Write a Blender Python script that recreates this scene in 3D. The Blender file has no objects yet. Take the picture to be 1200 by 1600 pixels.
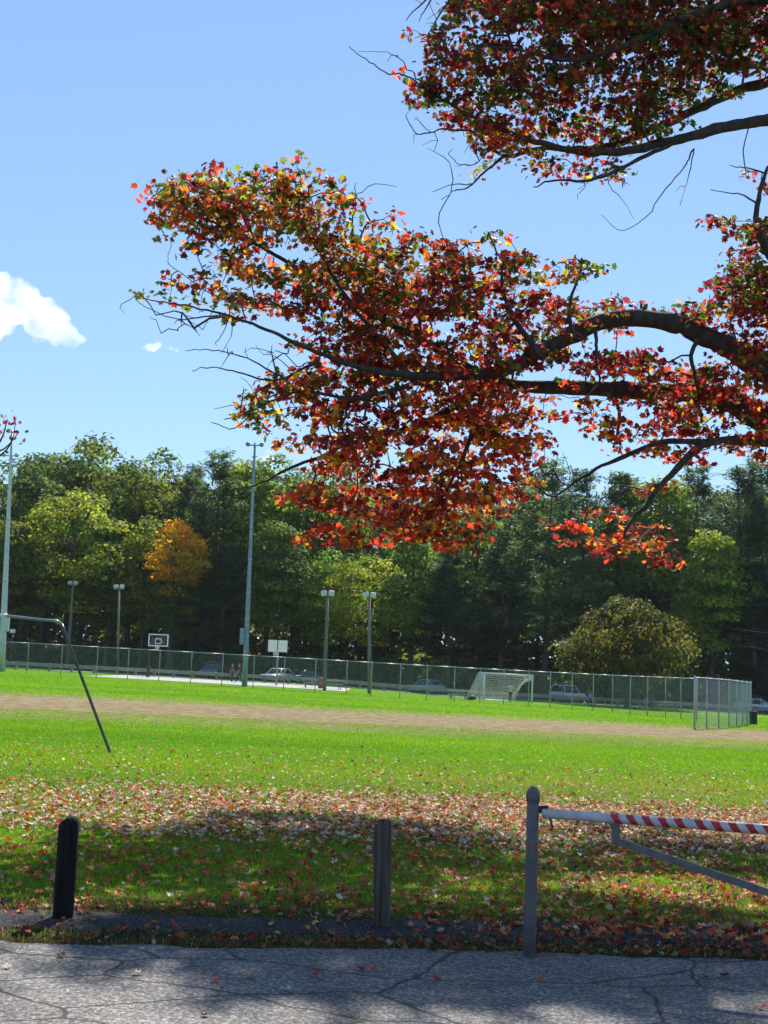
import bpy, bmesh, math, random
import numpy as np
from mathutils import Vector, Matrix, noise as mnoise
R = math.radians
random.seed(7); rng = np.random.default_rng(11)
SC = bpy.context.scene; COL = SC.collection

# ------------------------------------------------------------------ camera
F = 1900.0; CX, CY = 600.0, 800.0; EYE = 2.1
PITCH = math.atan(245.0 / F); ROLL = R(2.3)
FWD = Vector((0, math.cos(PITCH), math.sin(PITCH))); U0 = Vector((0, -math.sin(PITCH), math.cos(PITCH))); R0 = Vector((1, 0, 0))
UP = U0 * math.cos(ROLL) - R0 * math.sin(ROLL); RT = R0 * math.cos(ROLL) + U0 * math.sin(ROLL)
CAMP = Vector((0, 0, EYE))
cam = bpy.data.cameras.new('camera'); co = bpy.data.objects.new('camera', cam); COL.objects.link(co)
cam.sensor_fit = 'VERTICAL'; cam.sensor_height = 36; cam.lens = 36 * F / 1600; cam.clip_start = .1; cam.clip_end = 9000
co.matrix_world = Matrix(((RT.x, UP.x, -FWD.x, 0), (RT.y, UP.y, -FWD.y, 0), (RT.z, UP.z, -FWD.z, EYE), (0, 0, 0, 1)))
SC.camera = co

# ------------------------------------------------------------------ light
SUN_EL, SUN_AZ = R(47.5), R(12)          # ahead of the camera, a little to the right
w = bpy.data.worlds.new('World'); SC.world = w; w.use_nodes = True
nt = w.node_tree; nt.nodes.clear()
sky = nt.nodes.new('ShaderNodeTexSky'); sky.sky_type = 'NISHITA'; sky.sun_disc = False
sky.sun_elevation = SUN_EL; sky.sun_rotation = SUN_AZ; sky.air_density = 1.0; sky.dust_density = 0; sky.ozone_density = 3; sky.altitude = 50
bg = nt.nodes.new('ShaderNodeBackground'); bg.inputs[1].default_value = .1
wo = nt.nodes.new('ShaderNodeOutputWorld')
gm = nt.nodes.new('ShaderNodeGamma'); gm.inputs[1].default_value = .6       # evenly veiled clear sky
smx = nt.nodes.new('ShaderNodeMix'); smx.data_type = 'RGBA'; smx.blend_type = 'MULTIPLY'; smx.inputs[0].default_value = 1; smx.inputs[7].default_value = (1.15, 1.41, 1.72, 1)
nt.links.new(sky.outputs[0], gm.inputs[0]); nt.links.new(gm.outputs[0], smx.inputs[6]); nt.links.new(smx.outputs[2], bg.inputs[0]); nt.links.new(bg.outputs[0], wo.inputs[0])
sl = bpy.data.lights.new('sun', 'SUN'); sl.energy = 4.6; sl.angle = R(.53); sl.color = (1, .95, .87)
so = bpy.data.objects.new('sun', sl); COL.objects.link(so)
sd = Vector((math.sin(SUN_AZ) * math.cos(SUN_EL), math.cos(SUN_AZ) * math.cos(SUN_EL), math.sin(SUN_EL)))
so.rotation_euler = sd.to_track_quat('Z', 'Y').to_euler(); so.location = sd * 60
SC.view_settings.view_transform = 'Standard'; SC.view_settings.look = 'None'; SC.view_settings.gamma = 1
SC.view_settings.exposure = 1.0; SC.view_settings.use_curve_mapping = False
SC.render.engine = 'CYCLES'
cy = SC.cycles
cy.max_bounces = 8; cy.transparent_max_bounces = 16; cy.transmission_bounces = 6; cy.diffuse_bounces = 4; cy.glossy_bounces = 3; cy.volume_bounces = 10
cy.use_adaptive_sampling = True; cy.adaptive_threshold = .015; cy.caustics_reflective = False; cy.caustics_refractive = False
cy.sample_clamp_indirect = 6

# ------------------------------------------------------------------ helpers
def sm(t, a, b):
    t = np.clip((np.asarray(t, float) - a) / (b - a), 0, 1); return t * t * (3 - 2 * t)
def terr(x, y):
    x = np.asarray(x, float); y = np.asarray(y, float)
    z = sm(y, 22, 95) * (.12 - .017 * np.clip(x, -45, 45)) - .3 * sm(y, 82, 108) * sm(x, -6, 8)
    return z
def tz(x, y): return float(terr(x, y))
def ray(px, py): return FWD + RT * ((px - CX) / F) + UP * ((CY - py) / F)
def at(px, py, d):
    v = ray(px, py); return CAMP + v * (d / v.y)
def gnd(px, py, lo=4, hi=400):
    v = ray(px, py); f = lambda d: (EYE + v.z * d / v.y) - tz(v.x * d / v.y, d)
    a = lo
    for d in np.arange(lo, hi, .5):
        if f(d) <= 0: a = d; break
    else: return at(px, py, hi)
    l, h = a - .5, a
    for _ in range(30):
        m = (l + h) / 2
        if f(m) > 0: l = m
        else: h = m
    return at(px, py, h)
def onx(px, d, base_py=1060):            # world x of a pixel column at depth d
    return at(px, base_py, d).x

def N(t, typ, **kw):
    n = t.nodes.new(typ)
    for k, v in kw.items(): setattr(n, k, v)
    return n
def L(t, a, b): t.links.new(a, b)
MATS = {}
def mat(name, col, rough=.7, col2=None, scale=8, metal=0, bump=0, spec=.4, stretch=None, detail=5, bscale=None, lo=.35, hi=.65, coat=0):
    m = bpy.data.materials.new(name); m.use_nodes = True; t = m.node_tree; b = t.nodes['Principled BSDF']
    b.inputs['Roughness'].default_value = rough; b.inputs['Metallic'].default_value = metal; b.inputs['Specular IOR Level'].default_value = spec
    if coat: b.inputs['Coat Weight'].default_value = coat
    b.inputs['Base Color'].default_value = (*col, 1)
    if col2 or bump:
        tc = N(t, 'ShaderNodeTexCoord'); mp = N(t, 'ShaderNodeMapping'); L(t, tc.outputs['Object'], mp.inputs[0])
        if stretch: mp.inputs['Scale'].default_value = stretch
        nz = N(t, 'ShaderNodeTexNoise'); nz.inputs['Scale'].default_value = scale; nz.inputs['Detail'].default_value = detail; L(t, mp.outputs[0], nz.inputs[0])
        if col2:
            r = N(t, 'ShaderNodeValToRGB'); r.color_ramp.elements[0].color = (*col, 1); r.color_ramp.elements[1].color = (*col2, 1)
            r.color_ramp.elements[0].position = lo; r.color_ramp.elements[1].position = hi
            L(t, nz.outputs['Fac'], r.inputs[0]); L(t, r.outputs[0], b.inputs['Base Color'])
        if bump:
            n2 = N(t, 'ShaderNodeTexNoise'); n2.inputs['Scale'].default_value = bscale or scale * 2; n2.inputs['Detail'].default_value = 6; L(t, mp.outputs[0], n2.inputs[0])
            bp = N(t, 'ShaderNodeBump'); bp.inputs['Strength'].default_value = bump; bp.inputs['Distance'].default_value = .02
            L(t, n2.outputs['Fac'], bp.inputs['Height']); L(t, bp.outputs[0], b.inputs['Normal'])
    MATS[name] = m; return m
def leafmat(name, trans=.5, tgain=1.0, rough=.5, tint=False, spec=.35):
    """leaf blade: colour per leaf from the mesh attribute 'col', light passes through"""
    m = bpy.data.materials.new(name); m.use_nodes = True; t = m.node_tree; b = t.nodes['Principled BSDF']
    b.inputs['Roughness'].default_value = rough; b.inputs['Specular IOR Level'].default_value = spec
    a = N(t, 'ShaderNodeAttribute', attribute_name='col'); c = a.outputs['Color']
    if tint:
        oi = N(t, 'ShaderNodeObjectInfo'); mx = N(t, 'ShaderNodeMix', data_type='RGBA', blend_type='MULTIPLY'); mx.inputs[0].default_value = 1
        L(t, c, mx.inputs[6]); L(t, oi.outputs['Color'], mx.inputs[7]); c = mx.outputs[2]
    L(t, c, b.inputs['Base Color'])
    tr = N(t, 'ShaderNodeBsdfTranslucent')
    g = N(t, 'ShaderNodeMix', data_type='RGBA', blend_type='MULTIPLY'); g.inputs[0].default_value = 1; g.inputs[7].default_value = (tgain, tgain, tgain * .8, 1)
    L(t, c, g.inputs[6]); L(t, g.outputs[2], tr.inputs[0])
    ms = N(t, 'ShaderNodeMixShader'); ms.inputs[0].default_value = trans
    L(t, b.outputs[0], ms.inputs[1]); L(t, tr.outputs[0], ms.inputs[2]); L(t, ms.outputs[0], t.nodes['Material Output'].inputs[0])
    MATS[name] = m; return m

def link(name, me, m=None, parent=None, smooth=False):
    o = bpy.data.objects.new(name, me); COL.objects.link(o)
    if m is not None and not me.materials: me.materials.append(m)
    if parent is not None: o.parent = parent
    if smooth and len(me.polygons): me.polygons.foreach_set('use_smooth', np.ones(len(me.polygons), bool))
    return o
def npmesh(name, V, Fc, col=None):
    V = np.asarray(V, np.float32); Fc = np.asarray(Fc, np.int32); k = Fc.shape[1]
    me = bpy.data.meshes.new(name); me.vertices.add(len(V)); me.vertices.foreach_set('co', V.ravel())
    me.loops.add(Fc.size); me.loops.foreach_set('vertex_index', Fc.ravel())
    me.polygons.add(len(Fc)); me.polygons.foreach_set('loop_start', np.arange(0, Fc.size, k, dtype=np.int32))
    if col is not None:
        a = me.attributes.new('col', 'FLOAT_COLOR', 'FACE'); c = np.ones((len(Fc), 4), np.float32); c[:, :3] = col; a.data.foreach_set('color', c.ravel())
    me.update(calc_edges=True); return me
def bm_obj(name, bm, m, parent=None, smooth=False):
    me = bpy.data.meshes.new(name); bm.to_mesh(me); bm.free(); return link(name, me, m, parent, smooth)
def tag(o, label=None, cat=None, group=None, kind=None):
    if label: o['label'] = label
    if cat: o['category'] = cat
    if group: o['group'] = group
    if kind: o['kind'] = kind
    return o
def empty(name, loc, rz=0, label=None, cat=None, group=None):
    o = bpy.data.objects.new(name, None); COL.objects.link(o); o.location = loc; o.rotation_euler = (0, 0, rz); o.empty_display_size = .2
    return tag(o, label, cat, group)
def copy_tree(o, parent=None):
    c = o.copy(); COL.objects.link(c); c.parent = parent
    for ch in [x for x in o.children]: copy_tree(ch, c)
    return c

def box(bm, cx, cy, cz, sx, sy, sz, mtx=None, bev=0):
    r = bmesh.ops.create_cube(bm, size=1); vs = r['verts']
    for v in vs: v.co = Vector((v.co.x * sx + cx, v.co.y * sy + cy, v.co.z * sz + cz))
    if bev:
        es = list({e for v in vs for e in v.link_edges}); rr = bmesh.ops.bevel(bm, geom=es, offset=bev, segments=2, affect='EDGES', profile=.6); vs = list({v for f in rr['faces'] for v in f.verts} | {v for v in vs if v.is_valid})
    if mtx: bmesh.ops.transform(bm, matrix=mtx, verts=[v for v in vs if v.is_valid])
    return vs
def tube(bm, pts, rad, seg=8, cap=True):
    pts = [Vector(p) for p in pts]; n = len(pts); rad = rad if hasattr(rad, '__len__') else [rad] * n
    rings = []; prev = None
    for i, p in enumerate(pts):
        t = (pts[min(i + 1, n - 1)] - pts[max(i - 1, 0)]).normalized()
        if prev is None: u = t.orthogonal().normalized()
        else: u = (prev - t * prev.dot(t)).normalized()
        prev = u; v = t.cross(u)
        rings.append([bm.verts.new(p + (u * math.cos(2 * math.pi * k / seg) + v * math.sin(2 * math.pi * k / seg)) * rad[i]) for k in range(seg)])
    for a, b in zip(rings, rings[1:]):
        for k in range(seg): bm.faces.new((a[k], a[(k + 1) % seg], b[(k + 1) % seg], b[k]))
    if cap: bm.faces.new(rings[0][::-1]); bm.faces.new(rings[-1])
    return rings
def tube_obj(name, pts, rad, m, parent=None, seg=8, smooth=True):
    bm = bmesh.new(); tube(bm, pts, rad, seg); return bm_obj(name, bm, m, parent, smooth)
def box_obj(name, c, s, m, parent=None, bev=0, mtx=None):
    bm = bmesh.new(); box(bm, *c, *s, bev=bev, mtx=mtx); return bm_obj(name, bm, m, parent)
def frames(nrm, rng=rng):
    """random in-plane rotation frames about given unit normals -> (n,3,3) columns x,y,z"""
    r = rng.normal(size=nrm.shape); x = r - nrm * (r * nrm).sum(1, keepdims=True); x /= np.linalg.norm(x, axis=1, keepdims=True) + 1e-9
    y = np.cross(nrm, x); return np.stack([x, y, nrm], axis=2)
def scatter(tv, tf, P, M, S):
    n = len(P); V = np.einsum('nij,vj->nvi', M, tv) * np.asarray(S).reshape(-1, 1, 1) + P[:, None, :]
    Fc = tf[None] + (np.arange(n) * len(tv))[:, None, None]
    return V.reshape(-1, 3), Fc.reshape(-1, tf.shape[1])
def unit(a): return a / (np.linalg.norm(a, axis=1, keepdims=True) + 1e-9)

# ------------------------------------------------------------------ materials
M_bark = mat('bark', (.028, .023, .02), .92, (.065, .052, .044), 9, bump=.8, stretch=(1, 1, .35))
M_twig = mat('twig_bark', (.045, .036, .032), .85, (.075, .06, .05), 20)
M_fbark = mat('wood_bark', (.06, .05, .042), .9, (.11, .095, .08), 2, bump=.5, stretch=(1, 1, .3))
M_maple = leafmat('maple_leaf', .45, 1.75, .55, spec=.08)
M_litter = leafmat('fallen_leaf', .22, 1.2, .6, spec=.25)
M_grassb = leafmat('grass_blade', .45, 1.6, .7, spec=.08)
M_crown = leafmat('wood_foliage', .48, 1.8, .6, tint=True, spec=.12)
M_galv = mat('galvanised_steel', (.32, .36, .38), .45, (.42, .46, .48), 6, metal=.5)
M_gpost = mat('grey_paint', (.075, .075, .08), .6, (.125, .12, .118), 14, bump=.25, bscale=60, lo=.3, hi=.7)
M_white = mat('white_paint', (.62, .62, .60), .45, (.76, .76, .75), 12, lo=.3)
M_red = mat('red_paint', (.42, .025, .03), .45, (.3, .02, .025), 12)
M_arm = mat('arm_white', (.34, .35, .37), .5, (.46, .47, .48), 12, lo=.3, bump=.1, bscale=50)
M_black = mat('black_metal', (.012, .013, .016), .5)
M_dpipe = mat('dark_pipe', (.045, .05, .06), .4, (.09, .1, .11), 10, metal=.4)
M_post1 = mat('charred_timber', (.007, .007, .008), .9, (.016, .015, .015), 26, bump=1, stretch=(1, 1, .1), spec=.2, bscale=60)
M_post2 = mat('weathered_timber', (.045, .039, .034), .9, (.11, .095, .08), 30, bump=1, stretch=(1, 1, .07), spec=.2, bscale=50)
M_pole = mat('wood_pole', (.13, .115, .1), .85, (.2, .18, .16), 5, stretch=(1, 1, .1))
M_spole = mat('steel_pole', (.17, .22, .3), .45, (.24, .3, .38), 3, metal=.4)
M_timber = mat('grey_timber', (.2, .185, .175), .85, (.3, .28, .26), 3)
M_table = mat('table_planks', (.22, .24, .22), .7, (.3, .31, .28), 5)
M_net = mat('white_net', (.75, .75, .75), .7)
M_brown = mat('rust_brown', (.28, .09, .04), .7, (.22, .07, .035), 6)
M_lamp = mat('lamp_housing', (.6, .62, .63), .35, metal=.3)
M_glassb = bpy.data.materials.new('acrylic_board'); M_glassb.use_nodes = True
_b = M_glassb.node_tree.nodes['Principled BSDF']; _b.inputs['Base Color'].default_value = (.8, .85, .88, 1); _b.inputs['Transmission Weight'].default_value = .95; _b.inputs['Roughness'].default_value = .05; _b.inputs['IOR'].default_value = 1.1
M_board = mat('white_board', (.72, .68, .64), .6, (.78, .75, .7), 3)
M_cglass = mat('car_glass', (.02, .025, .03), .08, spec=.8)
M_tyre = mat('tyre', (.015, .015, .015), .8)
M_rim = mat('wheel_rim', (.4, .4, .42), .3, metal=.8)
M_tail = mat('tail_lamp', (.4, .01, .01), .25)
M_head = mat('head_lamp', (.8, .82, .85), .15)
M_skin = mat('skin', (.45, .26, .19), .6)
M_hair = mat('hair', (.03, .02, .015), .7)

# ground material: lawn, worn dirt band, forest floor
def ground_mat():
    m = bpy.data.materials.new('lawn_and_dirt'); m.use_nodes = True; t = m.node_tree; b = t.nodes['Principled BSDF']; b.inputs['Roughness'].default_value = .95; b.inputs['Specular IOR Level'].default_value = .03
    tc = N(t, 'ShaderNodeTexCoord'); P = tc.outputs['Object']
    def noise(scale, detail=6, stretch=None, rough=.6):
        n = N(t, 'ShaderNodeTexNoise'); n.inputs['Scale'].default_value = scale; n.inputs['Detail'].default_value = detail; n.inputs['Roughness'].default_value = rough
        if stretch:
            mp = N(t, 'ShaderNodeMapping'); mp.inputs['Scale'].default_value = stretch; L(t, P, mp.inputs[0]); L(t, mp.outputs[0], n.inputs[0])
        else: L(t, P, n.inputs[0])
        return n.outputs['Fac']
    def ramp(f, stops):
        r = N(t, 'ShaderNodeValToRGB'); e = r.color_ramp.elements
        while len(e) < len(stops): e.new(.5)
        for k, (p, c) in enumerate(stops): e[k].position = p; e[k].color = (*c, 1)
        L(t, f, r.inputs[0]); return r.outputs[0]
    def mth(op, a, b_=None, c=None):
        n = N(t, 'ShaderNodeMath', operation=op)
        for k, v in enumerate((a, b_, c)):
            if v is None: continue
            if isinstance(v, (int, float)): n.inputs[k].default_value = v
            else: L(t, v, n.inputs[k])
        return n.outputs[0]
    def mix(f, a, b_):
        n = N(t, 'ShaderNodeMix', data_type='RGBA')
        L(t, f, n.inputs[0]); L(t, a, n.inputs[6]); L(t, b_, n.inputs[7]); return n.outputs[2]
    def mr(v, a, b_, lo=0, hi=1):
        n = N(t, 'ShaderNodeMapRange', interpolation_type='SMOOTHSTEP'); L(t, v, n.inputs[0]); n.inputs[1].default_value = a; n.inputs[2].default_value = b_; n.inputs[3].default_value = lo; n.inputs[4].default_value = hi; return n.outputs[0]
    sx = N(t, 'ShaderNodeSeparateXYZ'); L(t, P, sx.inputs[0]); X, Y = sx.outputs[0], sx.outputs[1]
    g1 = ramp(noise(14, 8, None, .75), [(.3, (.04, .125, .002)), (.5, (.095, .25, .003)), (.72, (.2, .36, .008))])
    g2 = ramp(noise(3.5, 6, (1, .28, 1), .7), [(.35, (.065, .18, .003)), (.65, (.15, .31, .005))])
    fm = N(t, 'ShaderNodeMix', data_type='RGBA'); fm.inputs[0].default_value = .5; L(t, g1, fm.inputs[6]); L(t, g2, fm.inputs[7]); grass = fm.outputs[2]
    # thinner straw coloured turf, patchy
    straw = ramp(noise(22, 6, None, .8), [(.3, (.13, .12, .035)), (.7, (.27, .23, .075))])
    f_st = mth('MULTIPLY', mr(noise(.55, 5), .5, .68), .55)
    near = mth('MULTIPLY', mr(Y, 31, 22), mr(X, -6, 7, .25, .9))
    f_st = mth('MAXIMUM', mth('MULTIPLY', f_st, .4), mth('MULTIPLY', near, mr(noise(1.1, 5), .38, .6)))
    grass = mix(f_st, grass, straw)
    tone = ramp(noise(.16, 4, (.35, 1.6, 1), .6), [(.3, (.72, .8, .8)), (.5, (1, 1, 1)), (.7, (1.35, 1.12, 1))])
    tm = N(t, 'ShaderNodeMix', data_type='RGBA', blend_type='MULTIPLY'); tm.inputs[0].default_value = 1; L(t, grass, tm.inputs[6]); L(t, tone, tm.inputs[7]); grass = tm.outputs[2]
    dirt = ramp(noise(2.2, 9, (1, .45, 1), .75), [(.3, (.15, .115, .06)), (.5, (.28, .215, .12)), (.7, (.4, .33, .2))])
    wob = mth('MULTIPLY', mth('SUBTRACT', noise(.5, 10, (.6, 1, 1), .82), .5), 15)
    yy = mth('ADD', Y, wob)
    band = mth('MULTIPLY', mr(yy, 38, 43.5), mr(yy, 64, 56.5))
    sp = mth('MULTIPLY', mr(noise(3, 9, (1, .4, 1), .85), .52, .66), .6)
    band = mth('MULTIPLY', band, mth('SUBTRACT', 1, sp))
    c = mix(band, grass, dirt)
    ff = ramp(noise(.9, 8, None, .8), [(.3, (.03, .024, .016)), (.7, (.09, .06, .035))])
    c = mix(mr(Y, 121, 125), c, ff)
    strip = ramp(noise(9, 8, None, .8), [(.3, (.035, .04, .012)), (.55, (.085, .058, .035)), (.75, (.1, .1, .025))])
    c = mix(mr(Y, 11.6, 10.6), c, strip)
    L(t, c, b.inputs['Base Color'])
    bp = N(t, 'ShaderNodeBump'); bp.inputs['Strength'].default_value = 1; bp.inputs['Distance'].default_value = .12
    L(t, noise(9, 9, None, .8), bp.inputs['Height']); L(t, bp.outputs[0], b.inputs['Normal'])
    return m
M_ground = ground_mat()

def asphalt_mat(name, base, hi, crack=True, spec=.12):
    m = bpy.data.materials.new(name); m.use_nodes = True; t = m.node_tree; b = t.nodes['Principled BSDF']
    b.inputs['Roughness'].default_value = .9; b.inputs['Specular IOR Level'].default_value = spec
    tc = N(t, 'ShaderNodeTexCoord'); P = tc.outputs['Object']
    v = N(t, 'ShaderNodeTexVoronoi'); v.inputs['Scale'].default_value = 55; L(t, P, v.inputs[0])
    n1 = N(t, 'ShaderNodeTexNoise'); n1.inputs['Scale'].default_value = 42; n1.inputs['Detail'].default_value = 4; n1.inputs['Roughness'].default_value = .8; L(t, P, n1.inputs[0])
    n2 = N(t, 'ShaderNodeTexNoise'); n2.inputs['Scale'].default_value = 1.1; n2.inputs['Detail'].default_value = 6; L(t, P, n2.inputs[0])
    r1 = N(t, 'ShaderNodeValToRGB'); e = r1.color_ramp.elements
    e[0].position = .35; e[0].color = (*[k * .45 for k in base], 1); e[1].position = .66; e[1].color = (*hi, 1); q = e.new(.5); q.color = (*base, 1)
    L(t, n1.outputs['Fac'], r1.inputs[0])
    r2 = N(t, 'ShaderNodeMapRange'); L(t, n2.outputs['Fac'], r2.inputs[0]); r2.inputs[1].default_value = .3; r2.inputs[2].default_value = .7; r2.inputs[3].default_value = .75; r2.inputs[4].default_value = 1.15
    mx = N(t, 'ShaderNodeMix', data_type='RGBA', blend_type='MULTIPLY'); mx.inputs[0].default_value = 1; L(t, r1.outputs[0], mx.inputs[6]); L(t, r2.outputs[0], mx.inputs[7])
    c = mx.outputs[2]; h = n1.outputs['Fac']
    if crack:
        # crazed cracks: edges of stretched, distorted cells
        nd = N(t, 'ShaderNodeTexNoise'); nd.inputs['Scale'].default_value = 2.3; nd.inputs['Detail'].default_value = 6; L(t, P, nd.inputs[0])
        md = N(t, 'ShaderNodeMix', data_type='VECTOR'); md.inputs[0].default_value = .16; L(t, P, md.inputs[4]); L(t, nd.outputs['Color'], md.inputs[5])
        mp = N(t, 'ShaderNodeMapping'); mp.inputs['Scale'].default_value = (.62, 1.25, 1); mp.inputs['Rotation'].default_value = (0, 0, .12); L(t, md.outputs[1], mp.inputs[0])
        vc = N(t, 'ShaderNodeTexVoronoi', feature='DISTANCE_TO_EDGE'); vc.inputs['Scale'].default_value = 1.15; L(t, mp.outputs[0], vc.inputs[0])
        cr = N(t, 'ShaderNodeMapRange'); L(t, vc.outputs['Distance'], cr.inputs[0]); cr.inputs[1].default_value = .004; cr.inputs[2].default_value = .013
        dk = N(t, 'ShaderNodeMix', data_type='RGBA'); L(t, cr.outputs[0], dk.inputs[0]); dk.inputs[6].default_value = (.06, .054, .052, 1); L(t, c, dk.inputs[7]); c = dk.outputs[2]
        ad = N(t, 'ShaderNodeMath', operation='MULTIPLY_ADD'); L(t, cr.outputs[0], ad.inputs[0]); ad.inputs[1].default_value = 1.2; L(t, n1.outputs['Fac'], ad.inputs[2]); h = ad.outputs[0]
    L(t, c, b.inputs['Base Color'])
    bp = N(t, 'ShaderNodeBump'); bp.inputs['Strength'].default_value = .9; bp.inputs['Distance'].default_value = .012; L(t, h, bp.inputs['Height']); L(t, bp.outputs[0], b.inputs['Normal'])
    return m
M_asph = asphalt_mat('worn_asphalt', (.13, .123, .116), (.44, .412, .39))
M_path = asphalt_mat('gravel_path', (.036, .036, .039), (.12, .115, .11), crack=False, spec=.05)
M_court = mat('court_asphalt', (.36, .34, .32), .95, (.42, .4, .375), 2, spec=.1)
M_lot = mat('car_park_gravel', (.15, .14, .13), .9, (.22, .2, .185), 1.5)

# ------------------------------------------------------------------ the setting
def sheet(name, xs, ys, dz, m, zf=terr):
    X, Y = np.meshgrid(xs, ys); Z = zf(X, Y) + dz; V = np.stack([X, Y, Z], -1).reshape(-1, 3)
    nx, ny = len(xs), len(ys); i = np.arange(nx - 1)[None] + np.arange(ny - 1)[:, None] * nx; i = i.ravel()
    o = link(name, npmesh(name, V, np.stack([i, i + 1, i + nx + 1, i + nx], 1)), m, smooth=True); tag(o, kind='structure'); return o
xs = np.concatenate([np.linspace(-1500, -60, 12), np.linspace(-55, 55, 80), np.linspace(60, 1500, 12)])
ys = np.concatenate([np.linspace(-80, 0, 5), np.linspace(2, 130, 110), np.linspace(135, 260, 20), np.linspace(320, 3000, 12)])
sheet('ground', xs, ys, 0, M_ground)

def ragged(name, near, far, dz, m, amp=.05, n=160, x0=-14, x1=14, thick=.012):
    """a paved strip between two wavy edges near(x), far(x), with a small real step"""
    xs = np.linspace(x0, x1, n); a = np.array([near(x) for x in xs]); b = np.array([far(x) for x in xs])
    def wv(s): return sum(math.pow(.6, k) * np.sin(xs * (1.7 + 2.3 * k * (1.1 + .3 * s)) + s * 3 + k * 5) for k in range(6)) * amp * .6 + rng.normal(size=n) * amp * .25
    a = a + wv(1.0); b = b + wv(2.2)
    rows = []; K = 7
    for k in range(K): rows.append(np.stack([xs, a + (b - a) * k / (K - 1), np.full(n, dz)], 1))
    lo = rows[0].copy(); lo[:, 1] -= .01; lo[:, 2] = -.03; hi = rows[-1].copy(); hi[:, 1] += .02; hi[:, 2] = -.03
    V = np.concatenate([lo] + rows + [hi]); K += 2; i = (np.arange(n - 1)[None] + np.arange(K - 1)[:, None] * n).ravel()
    o = link(name, npmesh(name, V, np.stack([i, i + 1, i + n + 1, i + n], 1)), m); tag(o, kind='structure'); return o
def edge_lot(x): return 9.48 + .10 * x * (1 if x < 0 else .6)
ragged('parking_lot', lambda x: -12, edge_lot, .012, M_asph, .085)
def path_n(x): return 9.88 + .05 * x
def path_f(x): return 10.62 + .10 * x
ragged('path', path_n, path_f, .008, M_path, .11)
# basketball court slab and the car park behind the rail
sheet('basketball_court', np.linspace(-24, -2.5, 30), np.linspace(101, 117, 16), .02, M_court)
sheet('car_park', np.linspace(-60, 60, 40), np.linspace(121.5, 130, 6), .012, M_lot)

# ------------------------------------------------------------------ maple (trunk stands outside the frame, to the right)
LEAF_V = np.array([(0, .12, .06), (0, -.34, 0), (.24, -.22, -.02), (.46, -.12, -.12), (.32, .08, -.02), (.53, .34, -.16), (.24, .36, -.02), (0, .70, -.14), (-.24, .36, -.02), (-.53, .36, -.16), (-.32, .08, -.02), (-.47, -.10, -.12), (-.24, -.22, -.02)])
LEAF_F = np.array([(0, k, k + 1) for k in range(1, 12)] + [(0, 12, 1)])
PAL = {'g': (.055, .105, .015), 'o': (.16, .16, .02), 'y': (.62, .38, .03), 'n': (.58, .18, .025), 'r': (.52, .055, .03), 'm': (.2, .022, .03), 'b': (.17, .07, .035), 'l': (.25, .32, .03)}
MIX = {'left': 'ggognrrbmmynolbr', 'mid': 'gmmmrrnobmgymbmr', 'low': 'rrnnrmmrybmbr', 'up': 'gggmmbgommrnbm', 'right': 'mmrrmmbogyrmrg', 'edge': 'ggobrn'}
def DEP(px, py=500): return 21.0 + 1.2 * (px - 700) / 600.0 + 1.4 * float(sm(py, 330, 270))
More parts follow.
